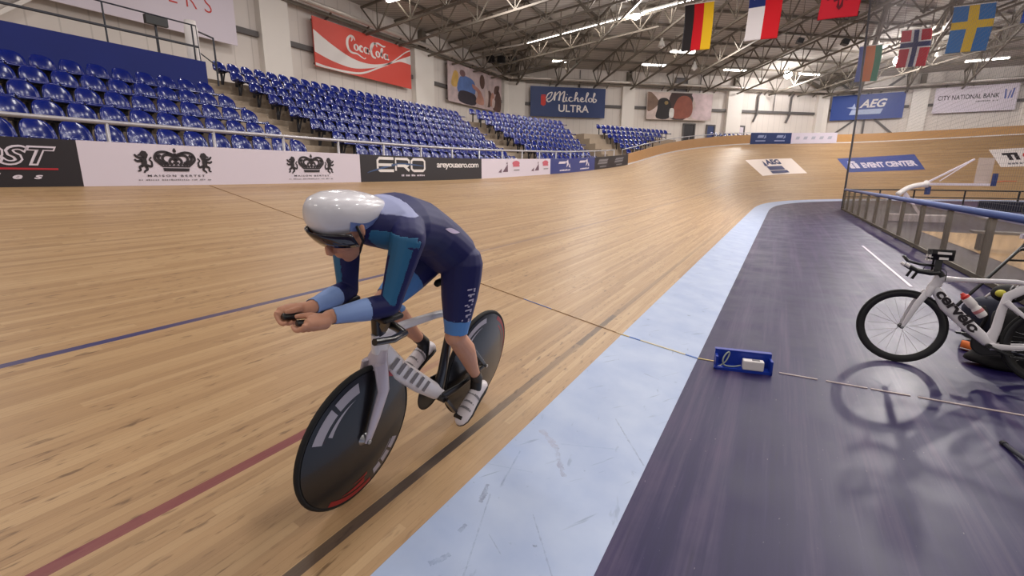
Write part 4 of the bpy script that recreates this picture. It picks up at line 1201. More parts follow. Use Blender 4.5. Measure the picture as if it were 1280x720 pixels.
# ------------------------------------------------------------------ infield fence, net and pole
FX = 3.05
f_ = thing('infield_fence', 'long infield fence of hazy clear panels under a fat blue top rail', 'fence', (FX, 18, 0))
ysP = [1.6, 3.9, 6.15, 8.4, 10.7, 13.0, 15.2, 17.4, 19.6, 21.8, 24.0, 26.2, 28.4, 30.6, 32.4]
rail = MB(); rail.tube([(FX, 1.2, 1.1), (FX, 32.5, 1.1)], .062, 14); rail.build('top_rail', M_PADB, f_, smooth=True)
for y in ysP:
    mb = MB(); mb.box((FX + .02, y, .53), (.07, .16, 1.06)); mb.box((FX + .02, y, .015), (.16, .26, .03)); mb.build('post', M_POST, f_)
for a, b in zip(ysP[:-1], ysP[1:]):
    mb = MB(); mb.box((FX - .03, (a + b) / 2, .56), (.012, b - a - .03, .92)); mb.build('clear_panel', M_CLEAR, f_)
mb = MB(); mb.box((FX - .01, 17, .05), (.06, 31.2, .08)); mb.build('kick_board', M_POST, f_)
end = MB(); end.box((FX + .02, 32.55, .55), (.05, .05, 1.1)); end.build('end_post', M_RAIL, f_)
o = MB().tube([(FX, 32.7, 0), (FX, 32.7, 1.2), (3.02, 32.6, 5), (2.75, 32.6, 13.2)], .05, 10).build('net_pole', M_POLE, smooth=True, origin=(FX, 32.7, 0))
tag(o, 'tall thin dark pole rising from the far end of the infield fence', 'pole')
mb = MB()
CELL, TH_ = .09, .001
y = 9.
while y < 32.6:
    f = (y - 9) / 23.6
    mb.add([(FX, y - TH_, 1.16), (FX, y + TH_, 1.16), (FX - .28 * f, y + TH_, 11.2), (FX - .28 * f, y - TH_, 11.2)], [(0, 1, 2, 3)]); y += CELL
z = 1.18
while z < 11.2:
    k = -.28 * (z - 1.16) / 11
    mb.add([(FX, 9., z - TH_), (FX + k, 32.6, z - TH_), (FX + k, 32.6, z + TH_), (FX, 9., z + TH_)], [(0, 1, 2, 3)]); z += CELL
o = mb.build('safety_net', M_NET); o.location = (0, 0, 0)
sm = o.modifiers.new('cord', 'SOLIDIFY'); sm.thickness = .002
tag(o, 'fine hanging safety net stretched above the infield fence from the dark pole', 'net')
# white tape stripe beside the fence, and the taped timing cable across the track
mb = MB(); mb.box((1.94, 12.1, .004), (.045, 5.4, .008)); struct('floor_marking', mb, M_OFF)
mb = MB(); rr = random.Random(4)
for k in range(26):
    y = 4.35 - .028 * k - rr.random() * .01; x = 1.93 + .006 * k
    mb.box((x, y, .003), (.02 + .02 * rr.random(), .01 + .016 * rr.random(), .004), 0) if rr.random() < .75 else None
struct('floor_marking.001', mb, M_OFF)
cab = MB(); CY = 4.49
def seg(p, q, m, w=.018):
    p, q = V(p), V(q); s = V((0, w / 2, 0)); cab.add([p - s, p + s, q + s, q - s, p - s - ZU * .005, p + s - ZU * .005, q + s - ZU * .005, q - s - ZU * .005], [(0, 1, 2, 3), (0, 3, 7, 4), (1, 5, 6, 2), (0, 4, 5, 1), (2, 6, 7, 3)], m)
for s0, s1, m in ((0, .06, 1), (.06, .78, 0), (.78, 1.12, 2), (1.12, 2.6, 0), (2.6, 2.72, 1), (2.72, 4.4, 0), (4.4, 6.9, 0)):
    n_ = max(1, int((s1 - s0) / .3))
    for i in range(n_): seg(TP(CY, s0 + (s1 - s0) * i / n_, .006), TP(CY, s0 + (s1 - s0) * (i + 1) / n_, .006), m, .009)
for s0, s1, m in ((0, .08, 3), (.08, .19, 2), (.19, .62, 1), (.62, .735, 2)):
    seg(BP(CY, s0, .006), BP(CY, s1, .006), m, .02)
seg((XR, CY, .006), (-.36, CY, .006), 3)
o = cab.build('timing_cable', [mat('tape_tan', srgb(146, 112, 76), .6), mat('tape_beige', srgb(206, 192, 158), .6), mat('tape_blue', srgb(92, 124, 190), .6), mat('tape_yellow', srgb(196, 172, 112), .6)])
tag(o, 'thin taped timing cable laid straight across the track and the apron', 'cable')

mb = MB()
for x0, x1 in ((.16, .44), (.5, .78), (.8, 1.05), (1.1, 1.62), (1.62, 2.9)): mb.box(((x0 + x1) / 2, CY - .005, .003), (x1 - x0, .02, .006))
struct('floor_marking', mb, mat('tape_worn', srgb(176, 160, 158), .7))
# ------------------------------------------------------------------ blue timing box on the cable line
t = thing('timing_box', 'small blue timing box lying on the apron where the cable crosses', 'box', (-.12, 4.36, 0))
M_BOX = mat('box_blue', srgb(22, 54, 158), .35)
ang = math.atan2(4.41 - 4.324, .09 + .34); ex, ey = V((math.cos(ang), math.sin(ang), 0)), V((-math.sin(ang), math.cos(ang), 0))
bc = V((-.125, 4.40, 0))
mb = MB(); mb.box(bc + ey * .05 + ZU * .075, (.45, .03, .15), 0, (ex, ey, ZU)); mb.box(bc + ey * .0 + ZU * .012, (.45, .12, .024), 0, (ex, ey, ZU))
mb.box(bc - ex * .215 + ZU * .06, (.018, .12, .12), 0, (ex, ey, ZU)); mb.box(bc + ex * .215 + ZU * .06, (.018, .12, .12), 0, (ex, ey, ZU)); mb.box(bc + ey * .06 + ZU * .152, (.45, .05, .012), 0, (ex, ey, ZU))
mb.build('trough', M_BOX, t)
p = bc + ex * .075 - ey * .025 + ZU * .024
mb = MB(); mb.box(p + ZU * .042, (.165, .07, .084), 0, (ex, ey, ZU)); wb = mb.build('power_unit', M_WHITE, t)
bv = wb.modifiers.new('edge', 'BEVEL'); bv.width = .008; bv.segments = 2
mb = MB(); mb.box(p + ZU * .086 + ex * .02, (.06, .03, .006), 0, (ex, ey, ZU)); mb.build('label', M_GREY, wb)
lp = [bc + ex * q[0] + ey * q[1] + ZU * q[2] for q in ((-.02, -.03, .05), (-.08, -.035, .035), (-.15, -.035, .04), (-.165, -.03, .09), (-.135, .0, .14), (-.11, .02, .135), (-.14, -.02, .07), (-.19, -.04, .03), (-.235, -.045, .012))]
MB().tube(catmull(lp, 5), .0065, 6).build('cord', mat('cord_grey', srgb(150, 160, 150), .5), t, smooth=True)
MB().tube([bc - ex * .235 - ey * .045 + ZU * .018, bc - ex * .16 - ey * .05 + ZU * .02], .016, 8).build('plug', M_BOX, t)

# ------------------------------------------------------------------ infield: far barrier, folded hoop, clutter
def barrier(y0, pts, label):
    t = thing('barrier', label, 'railing', pts[0])
    for a, b in zip(pts[:-1], pts[1:]):
        a, b = V(a), V(b); MB().tube([a + ZU * 1.05, b + ZU * 1.05], .04, 6).build('top_rail', M_BLACK, t)
        MB().tube([a + ZU * .62, b + ZU * .62], .03, 6).build('mid_rail', M_BLACK, t)
        n = max(1, int((b - a).length / 2.))
        for i in range(n + 1):
            p = a + (b - a) * i / n; MB().tube([p, p + ZU * 1.05], .045, 6).build('post', M_BLACK, t)
        dd = (b - a).normalized()
    return t
barrier(0, [(3.4, 36., 0), (7.2, 38.6, 0), (14.5, 39.2, 0), (20.5, 38, 0)], 'black tube barrier rail at the far end of the infield')
mb = MB(); mb.box((13.9, 36.0, .28), (8.6, .3, .56)); o = mb.build('padded_barrier', mat('pad_night', srgb(20, 22, 44), .6), origin=(13.9, 36, 0)); bv = o.modifiers.new('edge', 'BEVEL'); bv.width = .05
tag(o, 'low dark navy padded barrier block standing before the far rail', 'barrier')
# folded portable hoop, white padded arm
t = thing('portable_hoop', 'folded white portable basketball hoop standing behind the infield fence', 'hoop', (5.6, 19., 0))
A0, A1, A2, A3 = (V(q) for q in HOOP[:4])
MB().tube(catmull([A0, A0 * .6 + A1 * .4 + ZU * .12, A1], 6), [.10] * 12 + [.16], 10).build('padded_arm', M_WHITE, t, smooth=True)
MB().beam(A1, A2, .1, .1).build('boom', M_OFF, t); MB().beam(A1 + ZU * .05, A3, .06, .06).build('strut', M_OFF, t)
MB().beam(A1 + ZU * .12 + V((.4, 0, 0)), A3, .03, .03).build('tie_rod', M_OFF, t)
bx = (A2 - A1).normalized(); by = bx.cross(ZU).normalized()
q0 = A2
gl = mat('board_glass', srgb(214, 200, 196), .2)
gn = gl.node_tree; gb = gn.nodes['Principled BSDF']; gb.inputs['Alpha'].default_value = .45
mb = MB(); mb.box(A3 * .5 + A2 * .5 + bx * .1 + ZU * .05, (.62, .05, 1.02), 0, (bx, by, ZU)); mb.build('backboard', gl, t)
mb = MB(); mb.box(A2 + bx * .18 + ZU * .2, (.14, .1, .5), 0, (bx, by, ZU)); mb.build('hinge_block', M_NAVY, t)
mb = MB(); mb.tube([A2 + bx * .3 + ZU * .12, A2 + bx * .62 + ZU * .16], .02, 6); mb.torus(A2 + bx * .8 + ZU * .16, (0, 0, 1), .2, .018, 20, 6); mb.build('rim', mat('rim_orange', srgb(206, 92, 50), .5), t)
B0 = A0 * .72 + A1 * .28
mb = MB(); mb.beam((B0.x, B0.y, B0.z - .05), (B0.x + .7, B0.y, .12), .09, .09); mb.beam((B0.x - .05, B0.y, .12), (B0.x + .75, B0.y, .12), .1, .1); mb.beam((B0.x - .05, B0.y, .12), (B0.x, B0.y, B0.z - .1), .08, .08); mb.box((B0.x + .5, B0.y, .14), (1.9, .9, .26)); mb.build('base', M_OFF, t)
mb = MB()
for dx in (-.4, .5, 1.3): mb.tube([(B0.x + dx, B0.y - .3, .07), (B0.x + dx, B0.y - .2, .07)], .07, 10)
mb.build('wheels', M_RUB, t)
mb = MB(); mb.tube([A1 + bx * .1 - ZU * .1, A1 + bx * .1 - ZU * .42], .1, 10); mb.build('counterweight', M_NAVY, t)
# bench row with bags behind the fence
for i, (x, y, l, lab) in enumerate(((5.2, 15.4, 2.2, 'low grey bench behind the fence posts, nearer the white bicycle'), (7.2, 21.0, 3.0, 'low grey bench behind the fence at the far edge of the wooden court'))):
    t = thing('bench', lab, 'bench', (x, y, 0))
    MB().box((x, y, .44), (l, .35, .05)).build('seat', M_GREY, t)
    for dx in (-.42, .42): MB().box((x + dx * l, y, .21), (.06, .3, .42)).build('leg', M_POLE, t)
# ------------------------------------------------------------------ bicycles
M_CARB = mat('carbon_black', srgb(24, 23, 25), .3, coat=.3)
M_TYRE = mat('tyre', srgb(20, 19, 20), .75)
M_FRW = mat('frame_white', srgb(226, 222, 226), .3, coat=.4)
M_FRS = mat('frame_silver', srgb(188, 178, 190), .3, .15, coat=.3)
M_CHR = mat('alloy', srgb(170, 170, 172), .3, .9)
M_DISC = mat('disc_black', srgb(16, 18, 24), .3, coat=.2)
M_DRED = mat('disc_red', srgb(150, 20, 32), .4)
M_DWHT = mat('disc_white', srgb(168, 164, 176), .4)
R_ = .335
class Rig:
    def __init__(s, P, d, up):
        s.P, s.d, s.up = V(P), unit(d), unit(up); s.left = s.up.cross(s.d).normalized(); s.up = s.d.cross(s.left) if False else s.up
    def __call__(s, a, b, c=0.): return s.P + s.d * a + s.up * b + s.left * c
    def steer(s, ang):
        r = Rig(s.P, s.d * math.cos(ang) + s.left * math.sin(ang), s.up); return r
def wheel_spoked(t, rg, a, name, spokes=20, depth=.045):
    B = rg; c = B(a, R_)
    w = MB(); w.lathe([(R_ - .02, -.011), (R_ - .022 - depth * .5, -.0125), (R_ - .022 - depth, -.005), (R_ - .022 - depth, .005), (R_ - .022 - depth * .5, .0125), (R_ - .02, .011)], c, B.left, 56)
    # open ring: drop caps
    w.f = w.f[:-2]; w.m = w.m[:-2]
    o = w.build(name, M_CARB, t, smooth=True, angle=.9)
    ty = MB(); ty.torus(c, B.left, R_ - .0125, .0125, 60, 8); ty.build('tyre', M_TYRE, o, smooth=True)
    sp = MB()
    for k in range(spokes):
        an = 2 * PI * k / spokes; dr = rg.d * math.cos(an) + rg.up * math.sin(an); tn = rg.d * -math.sin(an) + rg.up * math.cos(an)
        s = 1 if k % 2 else -1
        sp.tube([c + rg.left * s * .028 + dr * .018 + tn * .012 * (1 if k % 4 < 2 else -1), c + dr * (R_ - .022 - depth + .004)], .0011, 4)
    sp.build('spokes', M_CHR, o)
    h = MB(); h.lathe([(.008, -.05), (.02, -.04), (.02, -.03), (.01, -.02), (.01, .02), (.02, .03), (.02, .04), (.008, .05)], c, rg.left, 14); h.build('hub', M_BLACK, o, smooth=True, angle=.6)
    return o
def sector(c, rg, s, r0, r1, a0, a1, off, n=14, taper=False):
    mb = MB(); vs = []
    for i in range(n + 1):
        an = a0 + (a1 - a0) * i / n
        f = i / n; k = (1 - f) if taper else 1
        rr1 = r1; rr0 = r1 - (r1 - r0) * k
        dr = rg.d * math.cos(an) + rg.up * math.sin(an)
        for r in (rr0, rr1):
            lens = (.024 * (1 - (r / (R_ - .02)) ** 2) + .0125 + off)
            vs.append(c + dr * r + rg.left * s * lens)
    return vs, [(2 * i, 2 * i + 1, 2 * i + 3, 2 * i + 2) for i in range(n)]
def wheel_disc(t, rg, a, name, white, red, strokes=()):
    c = rg(a, R_); w = MB(); L = R_ - .02
    pr = [(L * f, -(.024 * (1 - f * f) + .0125)) for f in (0., .25, .5, .75, .92, 1.)]
    w.lathe(pr + [(r, -h) for r, h in pr[::-1]], c, rg.left, 64)
    o = w.build(name, M_DISC, t, smooth=True, angle=.5)
    ty = MB(); ty.torus(c, rg.left, R_ - .0125, .0125, 64, 8); ty.build('tyre', M_TYRE, o, smooth=True)
    for nm, lst, mt in (('white_decal', white, M_DWHT), ('red_decal', red, M_DRED)):
        for s in (1, -1):
            mb = MB()
            for (r0, r1, a0, a1, tp) in lst: mb.add(*sector(c, rg, s, r0, r1, math.radians(a0), math.radians(a1), .0012, 16, tp))
            if lst: mb.build(nm, mt, o, smooth=True)
    h = MB(); h.lathe([(.006, -.06), (.012, -.055), (.022, -.045), (.03, -.036), (.03, .036), (.022, .045), (.012, .055), (.006, .06)], c, rg.left, 14); h.build('hub', M_CHR, o, smooth=True, angle=.6)
    return o
def aero_tube(mb, pts, wid, dep, m=0, n=14, side=None, up=None):
    """tube of rounded-oblong section: dep in the bike plane, wid across it"""
    N = len(pts); rings = []
    for i, p in enumerate(pts):
        tt = (pts[min(i + 1, N - 1)] - pts[max(i - 1, 0)]).normalized(); y = tt.cross(side).normalized()
        w = wid[i] if isinstance(wid, (list, tuple)) else wid; d = dep[i] if isinstance(dep, (list, tuple)) else dep
        R = []
        for k in range(n):
            an = 2 * PI * k / n; cs, sn = math.cos(an), math.sin(an)
            e = .75
            R.append(p + side * (w / 2 * math.copysign(abs(cs) ** e, cs)) + y * (d / 2 * math.copysign(abs(sn) ** e, sn)))
        rings.append(R)
    mb.loft(rings, m)
def bicycle(name, label, rg, mfr, steer=0., disc=False, crank=-30., tt=True, saddle_b=.985, cat='bicycle', decal=None, mfork=None, ht=(-.19, .80), crown=(-.14, .69), st_top=(-.665, .80), rest=None, dt=.085, mstay=None, fk_d=1.):
    t = thing(name, label, cat, tuple(rg.P))
    B = rg; F = rg.steer(steer)
    if disc:
        wheel_disc(t, F, 0, 'front_wheel', *decal[0]); wheel_disc(t, B, -.985, 'rear_wheel', *decal[1])
    else:
        wheel_spoked(t, F, 0, 'front_wheel'); wheel_spoked(t, B, -.985, 'rear_wheel')
    S = B.left
    # fork
    mb = MB(); cr = B(*crown)
    ws = .052 if not disc else .058
    for s in (1, -1):
        aero_tube(mb, [F(0, R_ - .008, s * ws), F(-.035, R_ + .1, s * (ws + .002)), F(-.075, R_ + .22, s * (ws)), F(crown[0] + .015, crown[1] - .02, s * .034)], [.014, .018, .022, .026], [.024 * fk_d, .042 * fk_d, .05 * fk_d, .055 * fk_d], side=F.left)
    aero_tube(mb, [B(crown[0] + .012, crown[1] - .06), B(crown[0], crown[1] - .01), B(crown[0] - .012, crown[1] + .03)], [.085, .09, .06], [.05, .06, .06], side=S)
    fk = mb.build('fork', mfork or mfr, t, smooth=True, angle=1.)
    hb = MB(); hb.lathe([(.009, -.072), (.011, -.07), (.011, .07), (.009, .072)], F(0, R_), F.left, 10); hb.build('axle', M_CHR, fk)
    # frame
    mb = MB(); bb = (-.585, .275)
    aero_tube(mb, [B(crown[0] - .008, crown[1] + .02), B((crown[0] + ht[0]) / 2 - .01, (crown[1] + ht[1]) / 2), B(ht[0], ht[1] + .015)], [.05, .044, .044], [.075, .085, .07], side=S)
    aero_tube(mb, [B(crown[0] - .03, crown[1] + .02), B(crown[0] * .7 + bb[0] * .3, crown[1] * .7 + bb[1] * .3), B(crown[0] * .35 + bb[0] * .65, crown[1] * .35 + bb[1] * .65 + .005), B(bb[0] + .01, bb[1] + .03), B(bb[0] - .04, bb[1] - .005)], [.042, .04, .042, .06, .06], [.07, dt, dt, .085, .05], side=S)
    aero_tube(mb, [B(ht[0] + .01, ht[1] - .012), B(ht[0] - .16, ht[1] + .0), B(st_top[0] + .12, st_top[1] - .005), B(st_top[0], st_top[1] - .02)], [.044, .036, .032, .03], [.055, .04, .036, .04], side=S)
    nmain = len(mb.f)
    aero_tube(mb, [B(bb[0], bb[1] + .02), B(-.615, .42), B(-.625, .58), B(-.645, .70), B(st_top[0], st_top[1])], [.055, .04, .036, .034, .032], [.09, .065, .06, .07, .075], side=S)
    for s in (1, -1):
        aero_tube(mb, [B(bb[0] - .01, bb[1] - .005, s * .028), B(-.72, .285, s * .045), B(-.86, .315, s * .062), B(-.985, R_, s * .064)], [.02, .016, .014, .012], [.06, .044, .032, .03], side=S)
        aero_tube(mb, [B(-.635, .655, s * .022), B(-.70, .60, s * .034), B(-.86, .46, s * .054), B(-.985, R_, s * .064)], [.016, .013, .012, .012], [.05, .032, .026, .026], side=S)
    if mstay: mb.m = [0 if i < nmain else 1 for i in range(len(mb.m))]
    fr = mb.build('frame', [mfr, mstay] if mstay else mfr, t, smooth=True, angle=1.)
    rh = MB(); rh.lathe([(.009, -.08), (.011, -.078), (.011, .078), (.009, .08)], B(-.985, R_), S, 10); rh.build('axle', M_CHR, fr)
    # seat post and saddle
    mb = MB(); sp = (st_top[0] - .03, saddle_b - .04)
    aero_tube(mb, [B(st_top[0] + .0, st_top[1] - .02), B(*sp)], [.026, .024], [.055, .05], side=S); mb.build('seat_post', M_CARB, t, smooth=True, angle=1.)
    mb = MB(); rings = []
    for a, w, z, h in ((.145, .018, -.012, .014), (.13, .022, -.004, .018), (.06, .026, 0, .022), (-.02, .036, 0, .024), (-.08, .058, .002, .026), (-.13, .066, .01, .022), (-.15, .05, .012, .012)):
        rings.append([B(sp[0] + a + .03, saddle_b + z + h * (.55 * math.sin(q) if math.sin(q) > 0 else math.sin(q)), w * math.cos(q)) for q in [2 * PI * k / 14 for k in range(14)]])
    mb.loft(rings); sd = mb.build('saddle', M_BLACK, t, smooth=True, angle=1.2)
    mb = MB()
    for s in (1, -1): mb.tube([B(sp[0] + .13, saddle_b - .02, s * .012), B(sp[0] + .07, saddle_b - .05, s * .022), B(sp[0] - .05, saddle_b - .05, s * .022), B(sp[0] - .09, saddle_b - .015, s * .03)], .0035, 6)
    mb.build('rails', M_CHR, sd)
    # crankset
    ck = MB(); ck.lathe([(.0, -.048), (.10, -.048), (.102, -.044), (.0, -.044)], B(*bb), S, 40); ck.lathe([(.02, -.06), (.02, .06)], B(*bb), S, 14)
    co = ck.build('chainring', M_CARB, t, smooth=False)
    for s in (1, -1):
        an = math.radians(crank) + (PI if s < 0 else 0); e = (bb[0] + .17 * math.cos(an), bb[1] + .17 * math.sin(an))
        mb = MB(); mb.beam(B(bb[0], bb[1], s * .064), B(e[0], e[1], s * .074), .016, .03, up=S); mb.build('crank_arm', M_CARB, co)
        mb = MB(); mb.box(B(e[0], e[1], s * .11), (.07, .05, .016), 0, (B.d, S, B.up)); mb.tube([B(e[0], e[1], s * .07), B(e[0], e[1], s * .12)], .006, 6); mb.build('pedal', M_BLACK, co)
    ch = MB(); r1, r2_ = .095, .036; cz = -.046
    top = [B(bb[0], bb[1] + r1, cz), B(-.985, R_ + r2_, cz)]; bot = [B(-.985, R_ - r2_, cz), B(bb[0], bb[1] - r1, cz)]
    arc = [B(-.985 - r2_ * math.sin(q), R_ + r2_ * math.cos(q), cz) for q in [PI * k / 8 for k in range(1, 8)]]
    arc2 = [B(bb[0] + r1 * math.sin(q), bb[1] - r1 * math.cos(q), cz) for q in [PI * k / 10 for k in range(1, 10)]]
    ch.tube([top[0], top[1]] + arc + [bot[0], bot[1]] + arc2, .004, 5, closed=True); ch.build('chain', M_BLACK, t)
    return t, B, F, ht, crown

# ---- white bicycle propped on the apron, facing left
rgW = Rig((1.085, 5.33, 0), (-.995, .099, 0), (.01, .106, .994))
t, B, F, ht, crown = bicycle('bicycle', 'white racing bicycle with spoked black wheels parked at the right edge', rgW, M_FRW, steer=.104, crank=-160, dt=.105, ht=(-.205, .80), crown=(-.15, .69), st_top=(-.80, .83), saddle_b=1.10)
# lettering on the down tube
dv = (B(-.555, .315) - B(-.19, .70)); Ld = dv.length; dv.normalize(); nv = B.left; uv_ = nv.cross(dv).normalized()
geo = fit(text2d('cervélo', shear=.0, bold=.035, spacing=.95), .05 * Ld, -.036, .84 * Ld, .052)
fr = [c for c in t.children if c.name.startswith('frame')][0]
mb = MB(); mb.add([B(-.19, .70) + dv * u + uv_ * v + nv * .024 for u, v in geo[0]], geo[1]); mb.build('lettering', M_INK, fr)
# cockpit
hb = MB(); hc = (ht[0] + .04, ht[1] + .05)
aero_tube(hb, [B(ht[0] - .01, ht[1] + .01), B(ht[0] + .01, ht[1] + .045), B(*hc)], [.05, .05, .05], [.06, .05, .04], side=B.left)
for s in (1, -1):
    hb.tube([B(hc[0], hc[1], 0), B(hc[0], hc[1], s * .10), B(hc[0] + .01, hc[1] - .005, s * .17), B(hc[0] + .05, hc[1] - .01, s * .20), B(hc[0] + .14, hc[1] + .0, s * .205), B(hc[0] + .20, hc[1] + .035, s * .205)], [.022, .022, .02, .018, .018, .015], 8)
hob = hb.build('handlebar', M_BLACK, t, smooth=True, angle=1.)
for s in (1, -1):
    mb = MB(); mb.tube([B(hc[0] + .195, hc[1] + .03, s * .205), B(hc[0] + .225, hc[1] + .05, s * .205)], .0145, 8); mb.build('bar_end', M_WHITE, hob)
    mb = MB(); mb.tube([B(hc[0] - .02, hc[1] + .05, s * .055), B(hc[0] + .12, hc[1] + .055, s * .05), B(hc[0] + .2, hc[1] + .075, s * .045), B(hc[0] + .235, hc[1] + .12, s * .045)], .011, 8); mb.build('extension', M_CARB, hob, smooth=True)
    mb = MB(); rings = []
    for a, w in ((-.09, .04), (-.06, .056), (.0, .06), (.06, .05)):
        rings.append([B(hc[0] + a, hc[1] + .105 + z * 1.5, s * .085 + w * y) for y, z in ((-1, .035), (-.5, .0), (.5, .0), (1, .035), (1, .06), (.5, .028), (-.5, .028), (-1, .06))])
    mb.loft(rings); pd = mb.build('arm_pad', M_BLACK, hob, smooth=False)
    mb = MB(); mb.box(B(hc[0] + .058, hc[1] + .135, s * .085), (.02, .075, .022), 0, (B.d, B.left, B.up)); mb.box(B(hc[0] + .062, hc[1] + .10, s * .085), (.02, .05, .014), 0, (B.d, B.left, B.up))
    for dz, ln in ((.165, .09), (.12, .06)): mb.box(B(hc[0] - .02, hc[1] + dz, s * .1465), (ln, .006, .02), 0, (B.d, B.left, B.up))
    mb.build('pad_strip', M_WHITE, pd)
    mb = MB(); mb.box(B(hc[0], hc[1] + .06, s * .075), (.05, .03, .10), 0, (B.d, B.left, B.up)); mb.build('pad_riser', M_CARB, pd)
    mb = MB(); mb.beam(B(hc[0] + .14, hc[1] - .0, s * .2), B(hc[0] + .17, hc[1] - .07, s * .2), .01, .02); mb.build('brake_lever', M_BLACK, hob)
mb = MB()
mb.tube(catmull([B(hc[0] + .1, hc[1], .1), B(hc[0] + .06, hc[1] + .05, .03), B(hc[0] - .06, hc[1] + .02, .03), B(ht[0] - .03, ht[1] - .02, .03)], 5), .003, 5); mb.build('cable', M_BLACK, hob)
# bottle in its cage, with red cap
p0, p1 = B(-.335, .585), B(-.475, .435); ax = (p1 - p0).normalized(); sd_ = (B.up * .72 - B.d * .0 + B.d * -.69).normalized()
off = (B.d * -.06 + B.up * .065)
c0 = p0 + off
bt = thing('water_bottle', 'white water bottle with red cap carried on the white bicycle', 'bottle', tuple(c0))
mb = MB(); mb.lathe([(.0, .0), (.034, .0), (.036, .02), (.036, .075), (.031, .085), (.031, .1), (.036, .11), (.036, .175), (.03, .19), (0, .19)], c0, ax, 20); mb.build('bottle_body', M_WHITE, bt, smooth=True, angle=.7)
mb = MB(); mb.lathe([(.03, .0), (.032, -.02), (.018, -.03), (.012, -.05), (0, -.05)], c0, ax, 16); mb.build('cap', mat('cap_red', srgb(206, 52, 42), .4), bt, smooth=True, angle=.7)
mb = MB(); mb.lathe([(.0368, .12), (.0372, .122), (.0372, .145), (.0368, .147)], c0, ax, 20); mb.f = mb.f[:-2]; mb.m = mb.m[:-2]; mb.build('band', mat('band_pink', srgb(202, 130, 130), .5), bt, smooth=True)
cg = MB(); cg.tube([c0 - off * .3 + ax * .02, c0 - off * .3 + ax * .18, c0 + ax * .198, c0 + off * .35 + ax * .19], .004, 6); cg.build('bottle_cage', M_CARB, [o for o in COL.objects if o.name == 'bicycle'][0], smooth=True)

# black tripod stand behind the white bicycle
t3 = thing('tripod', 'black tube tripod leaning up behind the top tube of the white bicycle', 'tripod', (1.95, 6.2, 0))
TA, TB = V(TRI[0]), V(TRI[1])
mb = MB(); mb.tube([TA + (TA - TB) * .14, TB], .018, 8); mb.build('leg', M_BLACK, t3, smooth=True)
mb = MB(); mb.tube([TB, (TB.x + .28, TB.y + .35, .02)], .018, 8); mb.build('leg', M_BLACK, t3, smooth=True)
mb = MB(); mb.tube([TB, (TB.x + .26, TB.y - .55, .02)], .018, 8); mb.build('leg', M_BLACK, t3, smooth=True)
mb = MB(); mb.box(TB - V((.03, 0, -.02)), (.12, .08, .05)); mb.build('head', M_FRS, t3)
mb = MB(); mb.tube([TA * .3 + TB * .7 , TA * .3 + TB * .7 + V((.3, .1, .0))], .012, 6); mb.build('brace', M_BLACK, t3)

# ---- bags, helmet, shoe and ball heaped between the bicycles
def blob(name, label, cat, c, r, mt, seed, nz=.12, extra=None):
    t = thing(name, label, cat, (c[0], c[1], c[2] - r[2]))
    rr = random.Random(seed); mb = MB(); mb.ball((0, 0, 0), 1., 0, 20, 14)
    ph = [rr.random() * 6 for _ in range(6)]
    vs = []
    for x, y, z in mb.v:
        k = 1 + nz * (math.sin(3 * x + ph[0]) * math.cos(3 * y + ph[1]) + .6 * math.sin(5 * z + ph[2] + 2 * x))
        e = .7
        q = [math.copysign(abs(v) ** e, v) for v in (x, y, z)]
        vs.append((c[0] + r[0] * q[0] * k, c[1] + r[1] * q[1] * k, max(c[2] - r[2], c[2] + r[2] * q[2] * k)))
    mb.v = vs; mb.build('bag_body' if cat == 'bag' else 'shell', mt, t, smooth=True)
    return t
M_BAGD = mat('bag_dark', srgb(32, 34, 52), .8, noise=.2, nscale=12); M_BAGB = mat('bag_black', srgb(24, 22, 24), .85)
g = blob('backpack', 'dark blue backpack standing behind the frame of the white bicycle', 'bag', (1.98, 6.50, .24), (.17, .14, .24), M_BAGD, 3)
MB().tube(catmull([(1.90, 6.34, .40), (1.92, 6.28, .30), (1.90, 6.34, .12)], 5), .018, 6).build('strap', M_BAGB, g, smooth=True)
MB().tube(catmull([(1.94, 6.48, .47), (1.98, 6.46, .53), (2.02, 6.48, .47)], 5), .01, 6).build('carry_loop', M_WHITE, g, smooth=True)
g = blob('duffel_bag', 'black duffel bag lying on the apron beneath the white bicycle', 'bag', (1.92, 5.60, .08), (.27, .10, .08), M_BAGB, 5)
MB().tube(catmull([(1.76, 5.55, .14), (1.88, 5.52, .18), (2.04, 5.55, .14)], 5), .012, 6).build('strap', M_BAGD, g, smooth=True)
# orange and grey shoe
g = thing('running_shoe', 'orange and dark running shoe lying behind the front wheel of the white bicycle', 'shoe', (1.80, 6.02, 0))
rg_ = []
for a, w, z, h in ((-.13, .028, .05, .045), (-.08, .036, .05, .05), (-.02, .036, .045, .045), (.05, .042, .035, .033), (.1, .04, .028, .026), (.135, .02, .022, .016)):
    rg_.append([V((1.80 + a * .6, 6.02 - a * .4, z)) + V((.4, .9, 0)) * (w * math.cos(q)) + ZU * (h * math.sin(q)) for q in [2 * PI * k / 12 for k in range(12)]])
mb = MB(); mb.loft(rg_); mb.build('upper', mat('shoe_orange', srgb(216, 110, 44), .6), g, smooth=True)
mb = MB(); mb.loft([[p.lerp(V((p.x, p.y, .014)), .75) + V((0, 0, -.0)) for p in r] for r in rg_]); mb.build('sole', M_WHITE, g, smooth=True)
g = blob('kit_bag', 'upright black kit bag behind the seat tube of the white bicycle', 'bag', (2.10, 6.08, .25), (.2, .13, .25), M_BAGB, 9)
MB().tube(catmull([(1.94, 6.0, .42), (1.98, 5.97, .3), (2.08, 5.99, .2), (2.16, 6.0, .34)], 5), .016, 6).build('strap', M_GREY, g, smooth=True)
g = thing('crash_helmet', 'black and yellow helmet lying on the upright black kit bag', 'helmet', (1.98, 6.1, .5))
